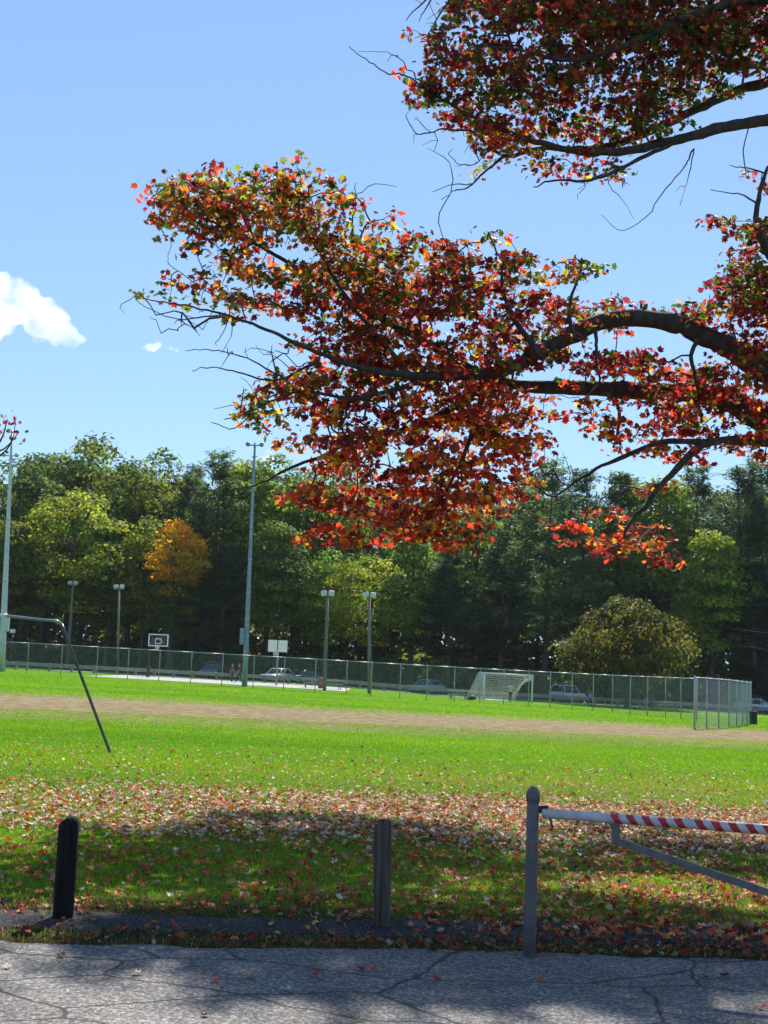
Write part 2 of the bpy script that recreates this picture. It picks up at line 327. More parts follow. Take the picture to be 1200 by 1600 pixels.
BL = [
 (302,315,54,40,'left'),(266,322,28,26,'left'),(350,298,58,36,'left'),(420,320,70,50,'left'),(480,325,60,55,'left'),(330,370,60,42,'left'),(400,395,70,50,'left'),(480,410,80,60,'left'),(560,385,70,55,'left'),(640,405,70,50,'left'),
 (560,460,80,60,'left'),(650,480,80,60,'mid'),(720,430,70,55,'mid'),(790,425,55,45,'left'),(770,490,70,50,'mid'),(480,490,60,40,'mid'),(300,440,30,20,'left'),(370,465,38,28,'left'),(243,452,18,11,'edge'),(325,535,32,16,'edge'),(425,532,26,16,'mid'),
 (850,480,60,48,'mid'),(905,430,38,36,'left'),(945,490,50,28,'right'),(560,550,80,50,'mid'),(650,570,90,50,'mid'),(740,560,80,50,'mid'),(470,600,66,42,'mid'),(395,635,42,30,'edge'),(560,630,80,50,'mid'),(650,650,80,50,'mid'),(730,650,70,50,'low'),(790,630,58,42,'low'),
 (520,700,58,38,'low'),(600,720,70,50,'low'),(690,730,70,50,'low'),(770,720,52,42,'low'),(808,690,36,26,'low'),(500,770,40,32,'low'),(570,785,58,42,'low'),(640,800,58,42,'low'),(700,795,52,38,'low'),(775,780,42,30,'low'),(515,830,32,26,'low'),(600,838,38,18,'low'),(712,842,40,18,'low'),(840,560,48,32,'mid'),
 (960,565,48,22,'right'),(1020,570,48,28,'right'),(1062,590,52,32,'right'),(1000,640,56,28,'right'),(930,655,32,22,'low'),(1100,650,66,40,'right'),(1045,690,56,24,'right'),(1150,700,56,26,'low'),(1160,570,56,46,'right'),(1182,500,44,46,'right'),(1180,420,42,46,'up'),(1176,358,36,30,'up'),(1198,280,18,20,'up'),(1062,490,30,20,'right'),(1112,500,36,26,'right'),(1195,630,46,46,'right'),(962,692,36,16,'right'),
 (982,858,40,20,'low'),(1000,878,24,13,'low'),(1064,716,22,14,'low'),(1034,760,16,12,'right'),(900,826,18,9,'low'),(950,800,26,11,'low'),(1012,822,18,9,'low'),(940,850,16,9,'low'),
 (700,90,56,38,'up'),(676,130,44,36,'up'),(760,120,60,50,'up'),(738,180,56,36,'mid'),(830,60,70,60,'up'),(830,140,70,60,'up'),(900,40,80,60,'up'),(900,120,70,60,'up'),(980,60,80,60,'up'),(980,150,70,56,'up'),(1060,40,80,60,'up'),(1060,120,70,48,'up'),(1140,50,70,56,'up'),(1150,108,56,34,'up'),
 (800,205,58,36,'mid'),(870,210,58,32,'mid'),(940,205,58,28,'up'),(1010,190,46,26,'up'),(818,245,36,16,'mid'),(890,262,46,14,'mid'),(960,262,34,12,'mid'),(782,272,18,9,'low'),(810,5,60,36,'up'),(1190,20,50,60,'up'),
 
 (800,-40,90,36,'up'),(930,-55,100,50,'up'),(1070,-60,110,50,'up'),(1210,-50,100,50,'up'),
 (1172,440,50,64,'up'),(1184,350,36,40,'up'),(1150,480,40,30,'right'),(1150,552,58,34,'right'),(1110,600,50,28,'right'),(880,555,46,26,'mid'),
 (300,505,70,28,'bare'),(380,560,80,40,'bare'),(250,475,40,18,'bare'),(360,640,40,22,'bare'),(960,285,90,30,'bare'),(720,230,60,40,'bare'),(680,15,40,32,'bare'),(600,95,40,16,'bare'),(660,190,30,24,'bare'),(890,740,50,25,'bare'),(520,300,70,24,'bare'),(880,610,50,40,'bare'),(980,790,50,30,'bare'),
 (1260,80,70,70,'up'),(1280,420,80,110,'right'),(1270,560,80,90,'right'),(1290,690,80,50,'low'),(555,300,10,16,'edge'),(762,362,10,8,'left'),(605,328,16,8,'edge'),(466,268,10,14,'left'),
]
LIMBS = [   # (px, py, radius_px, extra depth)
 [('T',6.6),(1300,640,27,-.6),(1210,590,24,-.1),(1150,560,21,-.1),(1085,528,19,-.2),(1030,515,18,-.2),(960,512,17,-.2),(900,530,16,-.2),(850,558,14,-.3),(790,585,12,-.4),(720,600,10,-.6),(650,600,8,-1.1),(580,588,6,-1.2),(500,560,4.5,-1.3),(420,520,3.2,-1.2),(340,492,2.2,-1.1),(270,480,1.5,-1),(222,466,.9,-1)],
 [('T',5.4),(1290,700,31,.4),(1200,655,28,.5),(1130,622,23,.6),(1070,606,19,.7),(1000,600,17,.8),(900,598,15,.8),(820,598,12,.8),(760,585,10,.7),(700,555,8,.6),(640,520,6.5,.5),(560,475,5.5,.4),(480,430,4.5,.3),(400,380,3.2,.2),(330,345,2.2,.1),(262,318,1.2,0)],
 [(790,592,8,0),(700,640,7,0),(640,665,6,.2),(560,682,4.5,.4),(500,710,3.5,.5),(430,742,2.6,.5),(392,760,1.6,.5)],
 [(1260,690,17,.3),(1130,690,9,-.4),(1088,706,7.5,-.6),(1050,742,6,-.7),(1010,790,4.5,-.8),(980,828,3.2,-.9),(976,852,1.8,-.9)],
 [(1110,690,7,-.5),(1030,690,5.5,-.2),(960,716,4.2,0),(900,750,2.8,.2),(868,776,1.6,.3)],
 [(760,590,7,.3),(742,660,5.5,.1),(722,720,4,-.2),(690,780,2.6,-.4),(655,822,1.5,-.5)],
 [(850,560,7,-1),(805,500,5,-.7),(782,440,3.5,-.5),(790,398,1.8,-.4)],
 [(650,600,6,-1.1),(585,525,4.6,-.8),(525,440,3.5,-.6),(475,355,2.2,-.5),(466,285,1,-.5)],
 [(640,600,5,-1),(560,620,3.8,-.8),(470,610,2.8,-.6),(400,640,1.6,-.4),(350,655,1,-.3)],
 [(960,600,4,.8),(966,650,3.2,.6),(958,700,2.2,.5)],
 [(1090,530,5,-1),(1080,560,4,-.8),(1090,620,3.2,-.4),(1096,660,2,-.2)],
 [(930,515,4,-1),(932,560,3.2,-.9),(936,600,2,-.8)],
 [(900,530,5,-1),(885,480,3.6,-.8),(905,420,2,-.7),(900,398,1,-.7)],
 [('T',8.4),(1290,520,17,-.3),(1230,440,11,-.4),(1195,380,8,-.5),(1185,320,5,-.5),(1200,260,3,-.5)],
 [('T',10.2),(1290,190,15,.2),(1200,195,12.5,0),(1120,208,11,-.2),(1050,225,9.5,-.3),(980,238,8.5,-.4),(900,238,7,-.4),(830,218,5.5,-.5),(760,188,4,-.5),(690,150,2.6,-.5),(638,112,1.6,-.5),(608,112,1.3,-.5),(575,94,1,-.5),(545,72,.7,-.5)],
 [('T',11.2),(1290,110,13,1),(1200,132,11,.8),(1135,152,10,.7),(1060,192,9,.6),(985,222,8,.6),(920,236,6.5,.5),(850,232,5,.5),(790,242,3.5,.4),(735,206,2.4,.4),(690,205,1.6,.4),(655,207,1.2,.3),(634,180,.8,.3)],
 [(1050,225,5,-.3),(990,256,4,-.5),(920,284,3,-.7),(865,284,2,-.8),(834,292,1.1,-.8)],
 [('T',13.6),(1250,-190,11,1.4),(1120,-250,9,1.5),(960,-270,7,1.4),(800,-250,4,1.4),(690,-240,2,1.4)],
 [('T',12.2),(1280,20,12,0),(1180,0,10,-.2),(1080,20,8,-.4),(990,60,6.5,-.5),(900,90,5,-.6),(820,80,3.5,-.6),(750,70,2.2,-.6)],
 # bare twigs
 [(1085,232,1.8,-.3),(1070,262,1.4,-.4),(1030,312,1.1,-.5),(1010,342,.9,-.5),(972,363,.7,-.6),(940,336,.5,-.6)],
 [(1085,232,1.4,-.3),(1078,275,.9,-.3),(1062,322,.5,-.3)],
 [(790,242,3,.4),(740,286,1.7,.3),(712,294,1.3,.3),(690,312,.8,.2)],[(740,286,1.3,.3),(706,288,1,.3),(676,300,.7,.3)],
 [(735,206,2,.4),(745,250,1.2,.2),(720,256,1,.2),(700,240,.7,.2)],
 [(735,-30,3,0),(700,38,1.8,0),(682,66,.8,0)],[(722,-30,3,0),(676,36,1.6,0),(662,60,.8,0)],[(700,-30,3,0),(652,14,1.5,0),(634,32,.7,0)],[(690,-30,2.5,0),(665,20,1.2,0),(655,34,.7,0)],
 [(500,560,3,-1.3),(440,588,2.2,-1.2),(375,580,1.6,-1.1),(330,574,1.1,-1),(300,580,.7,-1)],
 [(440,588,2,-1.2),(390,560,1.4,-1.2),(330,545,1,-1.1),(290,548,.7,-1)],
 [(340,492,1.8,-1.1),(290,500,1.2,-1),(250,490,.9,-1),(212,468,.7,-1)],
 [(470,480,2.4,.3),(390,470,1.6,0),(320,452,1.1,-.2),(270,420,.8,-.2),(262,400,.6,-.2)],
 [(400,640,1.6,-.4),(365,665,1.1,-.4),(330,660,.8,-.4)],
 [(550,380,2.4,-.4),(554,320,1.2,-.4),(556,285,.6,-.4)],[(1185,320,2.4,-.5),(1150,302,1.4,-.4),(1110,296,.8,-.4)],[(1195,270,2,-.5),(1160,262,1.2,-.4),(1140,258,.7,-.4)],
]
TR = Vector((9.8, 22.2, 0))
def catmull(P, k=5):
    P = [np.array(p, float) for p in P]; Q = [2 * P[0] - P[1]] + P + [2 * P[-1] - P[-2]]; out = []
    for i in range(1, len(Q) - 2):
        for j in range(k):
            t = j / k; a, b, c, d = Q[i - 1], Q[i], Q[i + 1], Q[i + 2]
            out.append(.5 * ((2 * b) + (c - a) * t + (2 * a - 5 * b + 4 * c - d) * t * t + (3 * b - a - 3 * c + d) * t ** 3))
    out.append(P[-1]); return np.array(out)
maple = empty('maple_tree', TR, label='large maple with red, orange and green autumn leaves, boughs reaching in from the right', cat='tree')
def add_part(name, me, m, root, smooth=False):       # mesh in world coordinates under an unrotated Empty
    o = link(name, me, m, root, smooth); o.matrix_parent_inverse = Matrix.Translation(-Vector(root.location)); return o
nodes = []; nrad = []
for li, lb in enumerate(LIMBS):
    pts = []
    for q in lb:
        if q[0] == 'T': pts.append((TR.x - .15, TR.y, q[1], .30 - .012 * q[1])); continue
        p = at(q[0], q[1], DEP(q[0], q[1] if 13 < li and q[1] > -150 and lb[0][0] in ('T', 1050, 1085, 790, 735, 740, 722, 700, 690) else 500) + q[3]); pts.append((p.x, p.y, p.z, q[2] * p.y / F * .82))
    C = catmull(pts, 7 if lb[0][0] == 'T' else 6)
    n = len(C); jit = np.cumsum(rng.normal(size=(n, 3)), 0); jit -= np.linspace(0, 1, n)[:, None] * jit[-1]; C[:, :3] += jit * .012
    C[:, 3] = np.maximum(C[:, 3], .0034) * (1 + .05 * rng.normal(size=n))
    bm = bmesh.new(); tube(bm, C[:, :3], list(C[:, 3]), 10 if C[:, 3].max() > .04 else 5)
    me = bpy.data.meshes.new('limb'); bm.to_mesh(me); bm.free()
    add_part('limb', me, M_bark, maple, True)
    st = 8 if lb[0][0] == 'T' else 2
    for q in C[st:]: nodes.append(q[:3]); nrad.append(q[3])
# trunk
tp = [(TR.x + .05 * math.sin(z), TR.y, z) for z in np.linspace(-.2, 15, 24)]; tr_ = [.34 + .25 * math.exp(-max(z, 0) * 1.6) - .017 * max(z, 0) for z in np.linspace(-.2, 15, 24)]
bm = bmesh.new(); tube(bm, tp, tr_, 18)
me = bpy.data.meshes.new('trunk'); bm.to_mesh(me); bm.free(); add_part('trunk', me, M_bark, maple, True)
# leaf clusters in the crown volume, joined to the nearest wood by twigs
att = []; amix = []
for cx, cy_, rx, ry, mx_ in BL:
    n = max(2, int(rx * ry / (112.0 if mx_ != 'bare' else 150.0))); k = 0
    while k < n:
        u = rng.uniform(-1, 1, 3)
        if (u * u).sum() > 1: continue
        u = u * 1.04
        p = at(cx + u[0] * rx, cy_ + u[1] * ry, DEP(cx, cy_ if cx > 600 else 500) + u[2] * min(1.5 if cy_ > 300 else .8, .3 + rx * .022) + rng.normal() * .25)
        
        k += 1
        if mx_ != 'bare' and mnoise.noise(Vector((p.x * 1.35, p.y * 1.1, p.z * 2.1))) < (-.19 if cy_ > 300 else -.32): continue      # open gaps between the sprays
        for _ in range(2 if mx_ != 'bare' else 1):            # sprays come in pairs on the same twig, so gaps stay between them
            o3 = rng.normal(size=3) * (.24, .24, .06); att.append((p.x + o3[0], p.y + o3[1], p.z + o3[2])); amix.append(mx_)

for k in range(480):              # the crown goes on above the picture
    u = np.clip(rng.normal(size=3), -1.7, 1.7); att.append((5.2 + 2.4 * u[0], 24.0 + .45 * u[1], 16.15 + .42 * u[2])); amix.append('up')
att = np.array(att); amix = np.array(amix)
N0 = np.array(nodes); d0 = np.array([np.min(((N0 - a) ** 2).sum(1)) for a in att]); order = np.argsort(d0)
cap = len(nodes) + len(att) * 6; NP = np.zeros((cap, 3)); NP[:len(nodes)] = N0; NR = np.zeros(cap); NR[:len(nodes)] = nrad; cnt = len(nodes)
par = np.full(cap, -1); nl = len(nodes)
for i in order:
    a = att[i]; D = NP[:cnt] - a; dd = np.sqrt((D ** 2).sum(1)); dd = dd + .35 * np.maximum(0, a[0] - NP[:cnt, 0]) * -.0 + .25 * np.maximum(0, a[0] + .1 - NP[:cnt, 0])   # twigs run outwards, away from the trunk
    j = int(np.argmin(dd)); s = NP[j].copy(); v = a - s; ln = np.linalg.norm(v); k = int(min(5, max(2, ln / .16))); side = rng.normal(size=3) * ln * .10; side[2] += .05 * ln
    prev = j
    for q in range(1, k + 1):
        t = q / k; p = s + v * t + side * math.sin(math.pi * t) + rng.normal(size=3) * .012
        NP[cnt] = p; par[cnt] = prev; prev = cnt; cnt += 1
NP = NP[:cnt]; par = par[:cnt]; desc = np.ones(cnt)
for i in range(cnt - 1, nl - 1, -1):
    if par[i] >= nl: desc[par[i]] += desc[i]
tr = np.minimum(.0044 * desc ** .42, .026); ti = np.arange(nl, cnt)
A, B = NP[par[ti]], NP[ti]; ra = np.where(par[ti] >= nl, tr[par[ti]], np.minimum(tr[ti] * 1.2, NR[np.minimum(par[ti], nl - 1)] * .9)); rb = tr[ti]
def frusta(A, B, ra, rb, seg=4):
    t = unit(B - A); h = np.where(np.abs(t[:, 2:3]) < .9, np.array([[0, 0, 1.]]), np.array([[1., 0, 0]])); u = unit(np.cross(t, h)); v = np.cross(t, u); n = len(A); V = np.zeros((n, 2 * seg, 3))
    for k in range(seg):
        o = u * math.cos(2 * math.pi * k / seg) + v * math.sin(2 * math.pi * k / seg); V[:, k] = A + o * ra[:, None]; V[:, seg + k] = B + o * rb[:, None]
    f = np.array([(k, (k + 1) % seg, seg + (k + 1) % seg, seg + k) for k in range(seg)]); Fc = f[None] + (np.arange(n) * 2 * seg)[:, None, None]
    return V.reshape(-1, 3), Fc.reshape(-1, 4)
V, Fc = frusta(A, B, ra, rb); tw = add_part('twigs', npmesh('twigs', V, Fc), M_twig, maple); tw['kind'] = 'stuff'
# leaves
att = att[amix != 'bare']; amix = amix[amix != 'bare']; per = 13; nA = len(att); P = np.repeat(att, per, 0) + rng.normal(size=(nA * per, 3)) * np.array([.125, .125, .04]); mx_ = np.repeat(amix, per)
cl_pref = np.array([PAL[random.choice(MIX[m])] for m in amix]); ccol = np.repeat(cl_pref, per, 0)
lcol = np.array([PAL[random.choice(MIX[m])] for m in mx_]); pick = rng.random(len(P)) < .5
col = np.where(pick[:, None], ccol, lcol) * rng.uniform(.65, 1.3, (len(P), 1)) * rng.uniform(.9, 1.1, (len(P), 3))
nrm = unit(rng.normal(size=P.shape) + np.array([0, -.1, 1.0])); Mx = frames(nrm); S = .07 + .085 * rng.random(len(P)) ** 1.1; P[:, 2] -= np.abs(rng.normal(size=len(P))) * .03
big = np.argsort(P[:, 1] / S + rng.random(len(P)) * 40)[:300]; keep = np.ones(len(P), bool); keep[big] = False
V, Fc = scatter(LEAF_V, LEAF_F, P[keep], Mx[keep], S[keep])
lv = add_part('leaves', npmesh('leaves', V, Fc, np.repeat(col[keep], len(LEAF_F), 0)), M_maple, maple); lv['kind'] = 'stuff'
leafmesh = {}
for k, c in PAL.items():
    me = npmesh('leaf', LEAF_V, LEAF_F, np.tile(np.array(c), (len(LEAF_F), 1))); me.materials.append(M_maple); leafmesh[k] = me
pk = list(PAL); pa = np.array([PAL[k] for k in pk])
for i in big:
    k = pk[int(np.argmin(((pa - col[i]) ** 2).sum(1)))]
    o = bpy.data.objects.new('leaf', leafmesh[k]); COL.objects.link(o); o.parent = maple
    m4 = Matrix([list(Mx[i][r] * S[i]) + [P[i][r] - TR[r]] for r in range(3)] + [[0, 0, 0, 1]]); o.matrix_local = m4
print('maple leaves', len(P), 'twig nodes', cnt)

# second maple: only a spray of its twigs shows at the left edge, over the tall pole
T2 = Vector((-10.6, 23.5, 0)); maple2 = empty('young_maple', T2, label='sparse maple twigs with purplish leaves at the left edge, over the tall pole', cat='tree')
tube_pts = [(T2.x, T2.y, -.1), (T2.x + .1, T2.y, 2), (T2.x + .3, T2.y, 4.4)]
bm = bmesh.new(); tube(bm, tube_pts, [.12, .1, .07], 10); me = bpy.data.meshes.new('trunk'); bm.to_mesh(me); bm.free(); add_part('trunk', me, M_bark, maple2, True)
tips = []
for a in [[(-70,760,6),(-30,720,4),(0,690,2.4),(12,655,1)],[(-40,730,4),(0,712,2.4),(18,690,1.4),(24,662,.8)],[(-60,760,4),(-20,690,2),(-4,660,.9)],[(-30,720,3),(8,700,1.8),(30,675,.8)]]:
    pts = [(T2.x + .3, T2.y, 4.2, .06)] + [(*at(q[0], q[1], 23), q[2] * .0085) for q in a]
    C = catmull(pts, 5); bm = bmesh.new(); tube(bm, C[:, :3], list(np.maximum(C[:, 3], .004)), 5); me = bpy.data.meshes.new('limb'); bm.to_mesh(me); bm.free(); add_part('limb', me, M_twig, maple2, True)
    tips.append((C[-1, :3], 6)); tips.append((C[-5, :3], 4))
P2 = np.concatenate([p + rng.normal(size=(n, 3)) * .1 for p, n in tips]); nr2 = unit(rng.normal(size=P2.shape) + np.array([0, -.2, .5]))
V, Fc = scatter(LEAF_V, LEAF_F, P2, frames(nr2), rng.uniform(.07, .11, len(P2)))
c2 = np.array([PAL[random.choice('mmggbm')] for _ in P2]); add_part('leaves', npmesh('leaves', V, Fc, np.repeat(c2, len(LEAF_F), 0)), M_maple, maple2)

# ------------------------------------------------------------------ the far wood
def crown_broad(seed, h=1.0, w=.42, base=.28, nb=70, lq=90, rs=1.0):
    """unit-height broadleaf crown: leaf sprays over many lobes"""
    r = np.random.default_rng(seed); P = []; Nn = []; Cc = []
    lob = []
    k = 0
    while len(lob) < nb:
        u = r.uniform(-1, 1, 3)
        d = np.linalg.norm(u)
        if d > 1 or (d < .55 and r.random() < .75): continue
        zz = (u[2] + 1) / 2; env = math.sin(math.pi * min(1, (zz * .86 + .12))) ** .6
        c = np.array([u[0] * w * .5 * env * r.uniform(.8, 1.15), u[1] * w * .5 * env, base + (1 - base) * (zz * .93)])
        lob.append((c, r.uniform(.045, .085) * rs, r.uniform(.55, 1.35), r.uniform(-.2, .3)))
    for c, rad, br, yel in lob:
        n = int(lq * (rad / rs / .065) ** 2); d = unit(r.normal(size=(n, 3))); d[:, 2] = np.abs(d[:, 2]) * 1.1 - .35; d = unit(d)
        rr = rad * r.uniform(.55, 1.1, (n, 1)); P.append(c + d * rr * np.array([1.15, 1.15, .8])); Nn.append(unit(d + r.normal(size=(n, 3)) * .55 + np.array([0, 0, .5])))
        b = br * r.uniform(.7, 1.3, (n, 1)); Cc.append(np.clip(np.concatenate([b * (1 + yel), b, b * (.8 - yel)], 1), .05, 3))
    return np.concatenate(P), np.concatenate(Nn), np.concatenate(Cc)
QV = np.array([(0, -.6, 0), (.42, -.05, .1), (0, .62, -.04), (-.42, .05, .1)]); QF = np.array([(0, 1, 2), (0, 2, 3)])
BV = np.array([(0, -.8, 0), (.16, 0, .05), (0, .8, -.1), (-.16, 0, .05)])
GREEN = np.array((.11, .152, .04)); PINE = np.array((.07, .106, .052))
def mk_broad(seed, ls=1.0, **kw):
    P, Nn, Cc = crown_broad(seed, **kw); r = np.random.default_rng(seed + 5)
    V, Fc = scatter(QV, QF, P, frames(Nn, r), ls * r.uniform(.011, .021, len(P))); me = npmesh('crown', V, Fc, np.repeat(Cc * GREEN, 2, 0)); me.materials.append(M_crown); return me
def mk_pine(seed, w=.34, base=.2, ragged_=.35):
    r = np.random.default_rng(seed); P = []; Nn = []; Cc = []; D = []
    z = base
    while z < .985:
        f = (z - base) / (1 - base); prof = (1 - f) ** .75 * (.55 + .45 * min(1, f * 6)) * w * .5 + .012
        for k in range(r.integers(4, 7)):
            a = r.uniform(0, 2 * math.pi); ln = prof * r.uniform(1 - ragged_, 1 + ragged_); up = r.uniform(-.12, .25) + .35 * f; br = r.uniform(.55, 1.4)
            dirn = np.array([math.cos(a), math.sin(a), up]); n = int(26 + 420 * ln); t = r.uniform(.25, 1, (n, 1)) ** .7; side = np.array([-math.sin(a), math.cos(a), 0])
            sp = r.normal(size=(n, 1)) * (.018 + .12 * ln * (1 - np.abs(t - .6)))
            p = np.array([0, 0, z]) + dirn * ln * t + side * sp + np.array([0, 0, 1]) * (r.normal(size=(n, 1)) * .007 + .02 * t * t)
            P.append(p); Nn.append(unit(r.normal(size=(n, 3)) * .55 + np.array([0, 0, 1.]))); Cc.append(np.repeat(br * r.uniform(.7, 1.3, (n, 1)), 3, 1))
        z += r.uniform(.022, .042)
    P = np.concatenate(P); Nn = np.concatenate(Nn); Cc = np.concatenate(Cc)
    V, Fc = scatter(BV, QF, P, frames(Nn, r), r.uniform(.012, .024, len(P))); me = npmesh('crown', V, Fc, np.repeat(Cc * PINE, 2, 0)); me.materials.append(M_crown); return me
CR = {'top': mk_broad(14, w=.38, base=.5, nb=34, lq=120), 'b0': mk_broad(1, w=.5, nb=80), 'b1': mk_broad(2, w=.42, base=.22, nb=76), 'b2': mk_broad(3, w=.58, base=.3, nb=84), 'b3': mk_broad(4, w=.36, base=.18, nb=70),
      'p0': mk_pine(21), 'p1': mk_pine(22, w=.4, base=.25, ragged_=.5), 'p2': mk_pine(23, w=.3, base=.12), 'low': mk_broad(9, ls=2.3, w=1.6, base=.12, nb=170, lq=70, rs=1.9)}
def mk_trunk(seed, top=.9, r0=.013, limbs=7, spread=.16):
    r = random.Random(seed); bm = bmesh.new(); x = y = 0; pts = []
    for k in range(10):
        t = k / 9; x += r.uniform(-.006, .006); y += r.uniform(-.006, .006); pts.append((x, y, t * top - .01))
    tube(bm, pts, [r0 * (1.25 - t / 9 * 1.1) for t in range(10)], 8)
    for k in range(limbs):
        i = r.randint(3, 7); a = r.uniform(0, 6.28); p = Vector(pts[i]); q = p + Vector((math.cos(a) * spread * .6, math.sin(a) * spread * .6, .07)); e = p + Vector((math.cos(a) * spread, math.sin(a) * spread, .15))
        tube(bm, [p, q, e], [r0 * .45, r0 * .3, r0 * .1], 5)
    me = bpy.data.meshes.new('trunk'); bm.to_mesh(me); bm.free(); me.materials.append(M_fbark); me.polygons.foreach_set('use_smooth', np.ones(len(me.polygons), bool)); return me
TK = {'b': mk_trunk(1), 'p': mk_trunk(2, .97, .011, 0), 'b2': mk_trunk(5, .88, .012, 9), 'low': mk_trunk(7, .5, .03, 9, .5)}
def tree(px, top, d, kind, label, tint=(1, 1, 1), wid=1.0, name=None, group=None, rz=None, base=None):
    x = onx(px, d); z = tz(x, d); h = at(px, top, d).z - z
    nm = name or ('pine_tree' if kind[0] == 'p' else 'broadleaf_tree')
    t = empty(nm, (x, d, z), random.uniform(0, 6.28) if rz is None else rz, label, 'tree', group)
    t.scale = (h * wid, h * wid, h)
    for n, me in (('trunk', TK['p' if kind[0] == 'p' else ('low' if kind == 'low' else random.choice(['b', 'b2']))]), ('crown', CR[kind])):
        o = link(n, me, None, t); o.color = (*tint, 1)
    return t
W = 'trees of the far wood'
YG = (1.65, 1.55, .9); LG = (1.5, 1.5, 1.1); DG = (.75, .8, .95); OL = (1.35, 1.05, .8)
tree(104, 735, 138, 'b0', 'big yellow-green maple behind the left pair of lamp poles', YG, 1.15, group=W)
tree(30, 700, 148, 'b1', 'tall green tree rising behind the tall pole at the left edge', DG, 1.1, group=W)
tree(120, 668, 158, 'b2', 'tallest round-topped green tree on the left skyline', (1.1, 1.15, 1.1), 1.0, group=W)
tree(62, 676, 156, 'b0', 'green tree left of the tallest one on the left skyline', (1, 1.05, 1), .95, group=W)
tree(190, 686, 152, 'b0', 'green tree on the skyline above the orange tree, to its left', (1, 1, .9), 1.0, group=W)
tree(238, 694, 158, 'b1', 'narrow green tree peaking just before the dip in the skyline', (1.1, 1.1, 1), 1.0, group=W)
tree(262, 806, 137, 'top', 'small bright orange tree in front of the dark wood', (4.6, 2.0, .55), 1.0, name='orange_tree')
tree(268, 872, 139, 'b3', 'dark green tree right under the orange crown', (.8, .85, .9), 1.2, group=W)
tree(215, 800, 141, 'b1', 'yellowish green tree touching the left side of the orange tree', (1.7, 1.5, .8), .9, group=W)
tree(285, 728, 150, 'p0', 'dark pine standing in the dip of the skyline', (1, 1, 1), 1.0, group=W)
tree(322, 704, 144, 'p1', 'tall dark pine between the orange tree and the tall centre pole', (1.1, 1.1, 1), 1.1, group=W)
tree(362, 696, 150, 'b3', 'tall green tree just left of the tall centre pole', LG, 1.1, group=W)
tree(412, 702, 148, 'b1', 'pale green tree just right of the tall centre pole', (1.4, 1.45, 1.0), 1.1, group=W)
tree(455, 705, 152, 'b0', 'green tree behind the solid white basketball backboard', (1.1, 1.2, 1.1), 1.0, group=W)
tree(430, 800, 139, 'b3', 'lower green tree at the wood edge above the solid white backboard', (.9, 1, .9), 1.1, group=W)
tree(505, 704, 156, 'b2', 'tall green tree behind the low red maple leaves', (1.1, 1.2, 1.1), .9, group=W)
tree(575, 846, 136, 'b0', 'light yellow-green tree behind the right pair of lamp poles', (1.75, 1.6, .85), 1.25, group=W)
tree(505, 850, 139, 'b1', 'light green tree just left of the right pair of lamp poles', (1.5, 1.6, 1), 1.1, group=W)
tree(640, 800, 142, 'b3', 'green tree with pale leaf tips right of the right pair of lamp poles', (1.2, 1.35, 1.1), 1.2, group=W)
tree(700, 850, 137, 'p1', 'low dark pine right behind the gap between rail and goal', (.6, .65, .8), 1.25, group=W)
tree(780, 830, 138, 'p0', 'dark pine directly behind the soccer goal', (.65, .7, .85), 1.3, group=W)
tree(738, 765, 146, 'b1', 'blue-green tree rising behind the dark pines near the goal', (.9, 1.05, 1.1), 1.1, group=W)
tree(850, 718, 142, 'p1', 'tall pine with layered boughs left of the low round tree', (1.2, 1.2, 1), 1.15, group=W)
tree(905, 735, 146, 'p0', 'tall pine behind the left half of the low round tree', (1.15, 1.15, 1), 1.2, group=W)
tree(965, 740, 149, 'p2', 'narrow pine behind the middle of the low round tree', (1.3, 1.3, 1), 1.3, group=W)
tree(1025, 722, 147, 'b3', 'pale green tree behind the right half of the low round tree', (1.3, 1.35, 1.1), 1.15, group=W)
tree(1085, 726, 150, 'p1', 'dark pine above the corner of the chain link fence', (.9, .9, 1), 1.1, group=W)
tree(1118, 812, 138, 'b3', 'slender yellow-green tree right of the low round tree', (1.55, 1.5, .9), 1.1, group=W)
tree(1160, 730, 144, 'p0', 'big dark pine near the right edge', (.8, .85, .95), 1.2, group=W)
tree(1192, 718, 150, 'p1', 'dark pine cut by the right edge of the picture', (.9, .95, 1), 1.2, group=W)
tree(1180, 880, 136, 'p2', 'low dark evergreen at the right edge under the wires', (.5, .55, .7), 1.6, group=W)
tree(980, 934, 118, 'low', 'low wide round tree with olive-brown leaves behind the fence', (.8, .6, .58), .8, name='round_tree', rz=.7)
tree(8, 800, 136, 'b3', 'dark green tree with reddish tips at the left edge, behind the bent pipe', (.9, .8, .8), 1.3, group=W)
tree(160, 830, 140, 'b3', 'dark narrow tree between the left pair of lamp poles', (.8, .9, .9), 1.2, group=W)
tree(345, 850, 138, 'p2', 'dark young pine between the orange tree and the two people', (.8, .85, .9), 1.5, group=W)
kinds = ['b0', 'p0', 'b1', 'p1', 'b2', 'b3']
hid = 'dark green tree deep in the far wood behind the front row'
for k in range(26):
    px = -120 + k * 57 + random.uniform(-14, 14); d = random.uniform(160, 176)
    tree(px, np.interp(px, [-100, 60, 200, 275, 400, 600, 900, 1200], [715, 690, 708, 742, 720, 715, 740, 735]) + random.uniform(0, 26), d, kinds[k % 6], hid, (.9, .95, .95), 1.15, group='hidden trees of the far wood')
for k in range(22):  # extra rear row, added only to shade the wood behind the trunks
    px = -140 + k * 68 + random.uniform(-18, 18)
    tree(px, random.uniform(770, 810), random.uniform(184, 200), ['b3', 'b1', 'p2'][k % 3], hid, (.85, .9, .9), 1.35, group='hidden trees of the far wood')
for px, top in ((-90, 720), (-45, 760), (1250, 730), (1300, 760)):
    tree(px, top, 143, random.choice(kinds), hid, (.9, .95, .95), 1.1, group='hidden trees of the far wood')
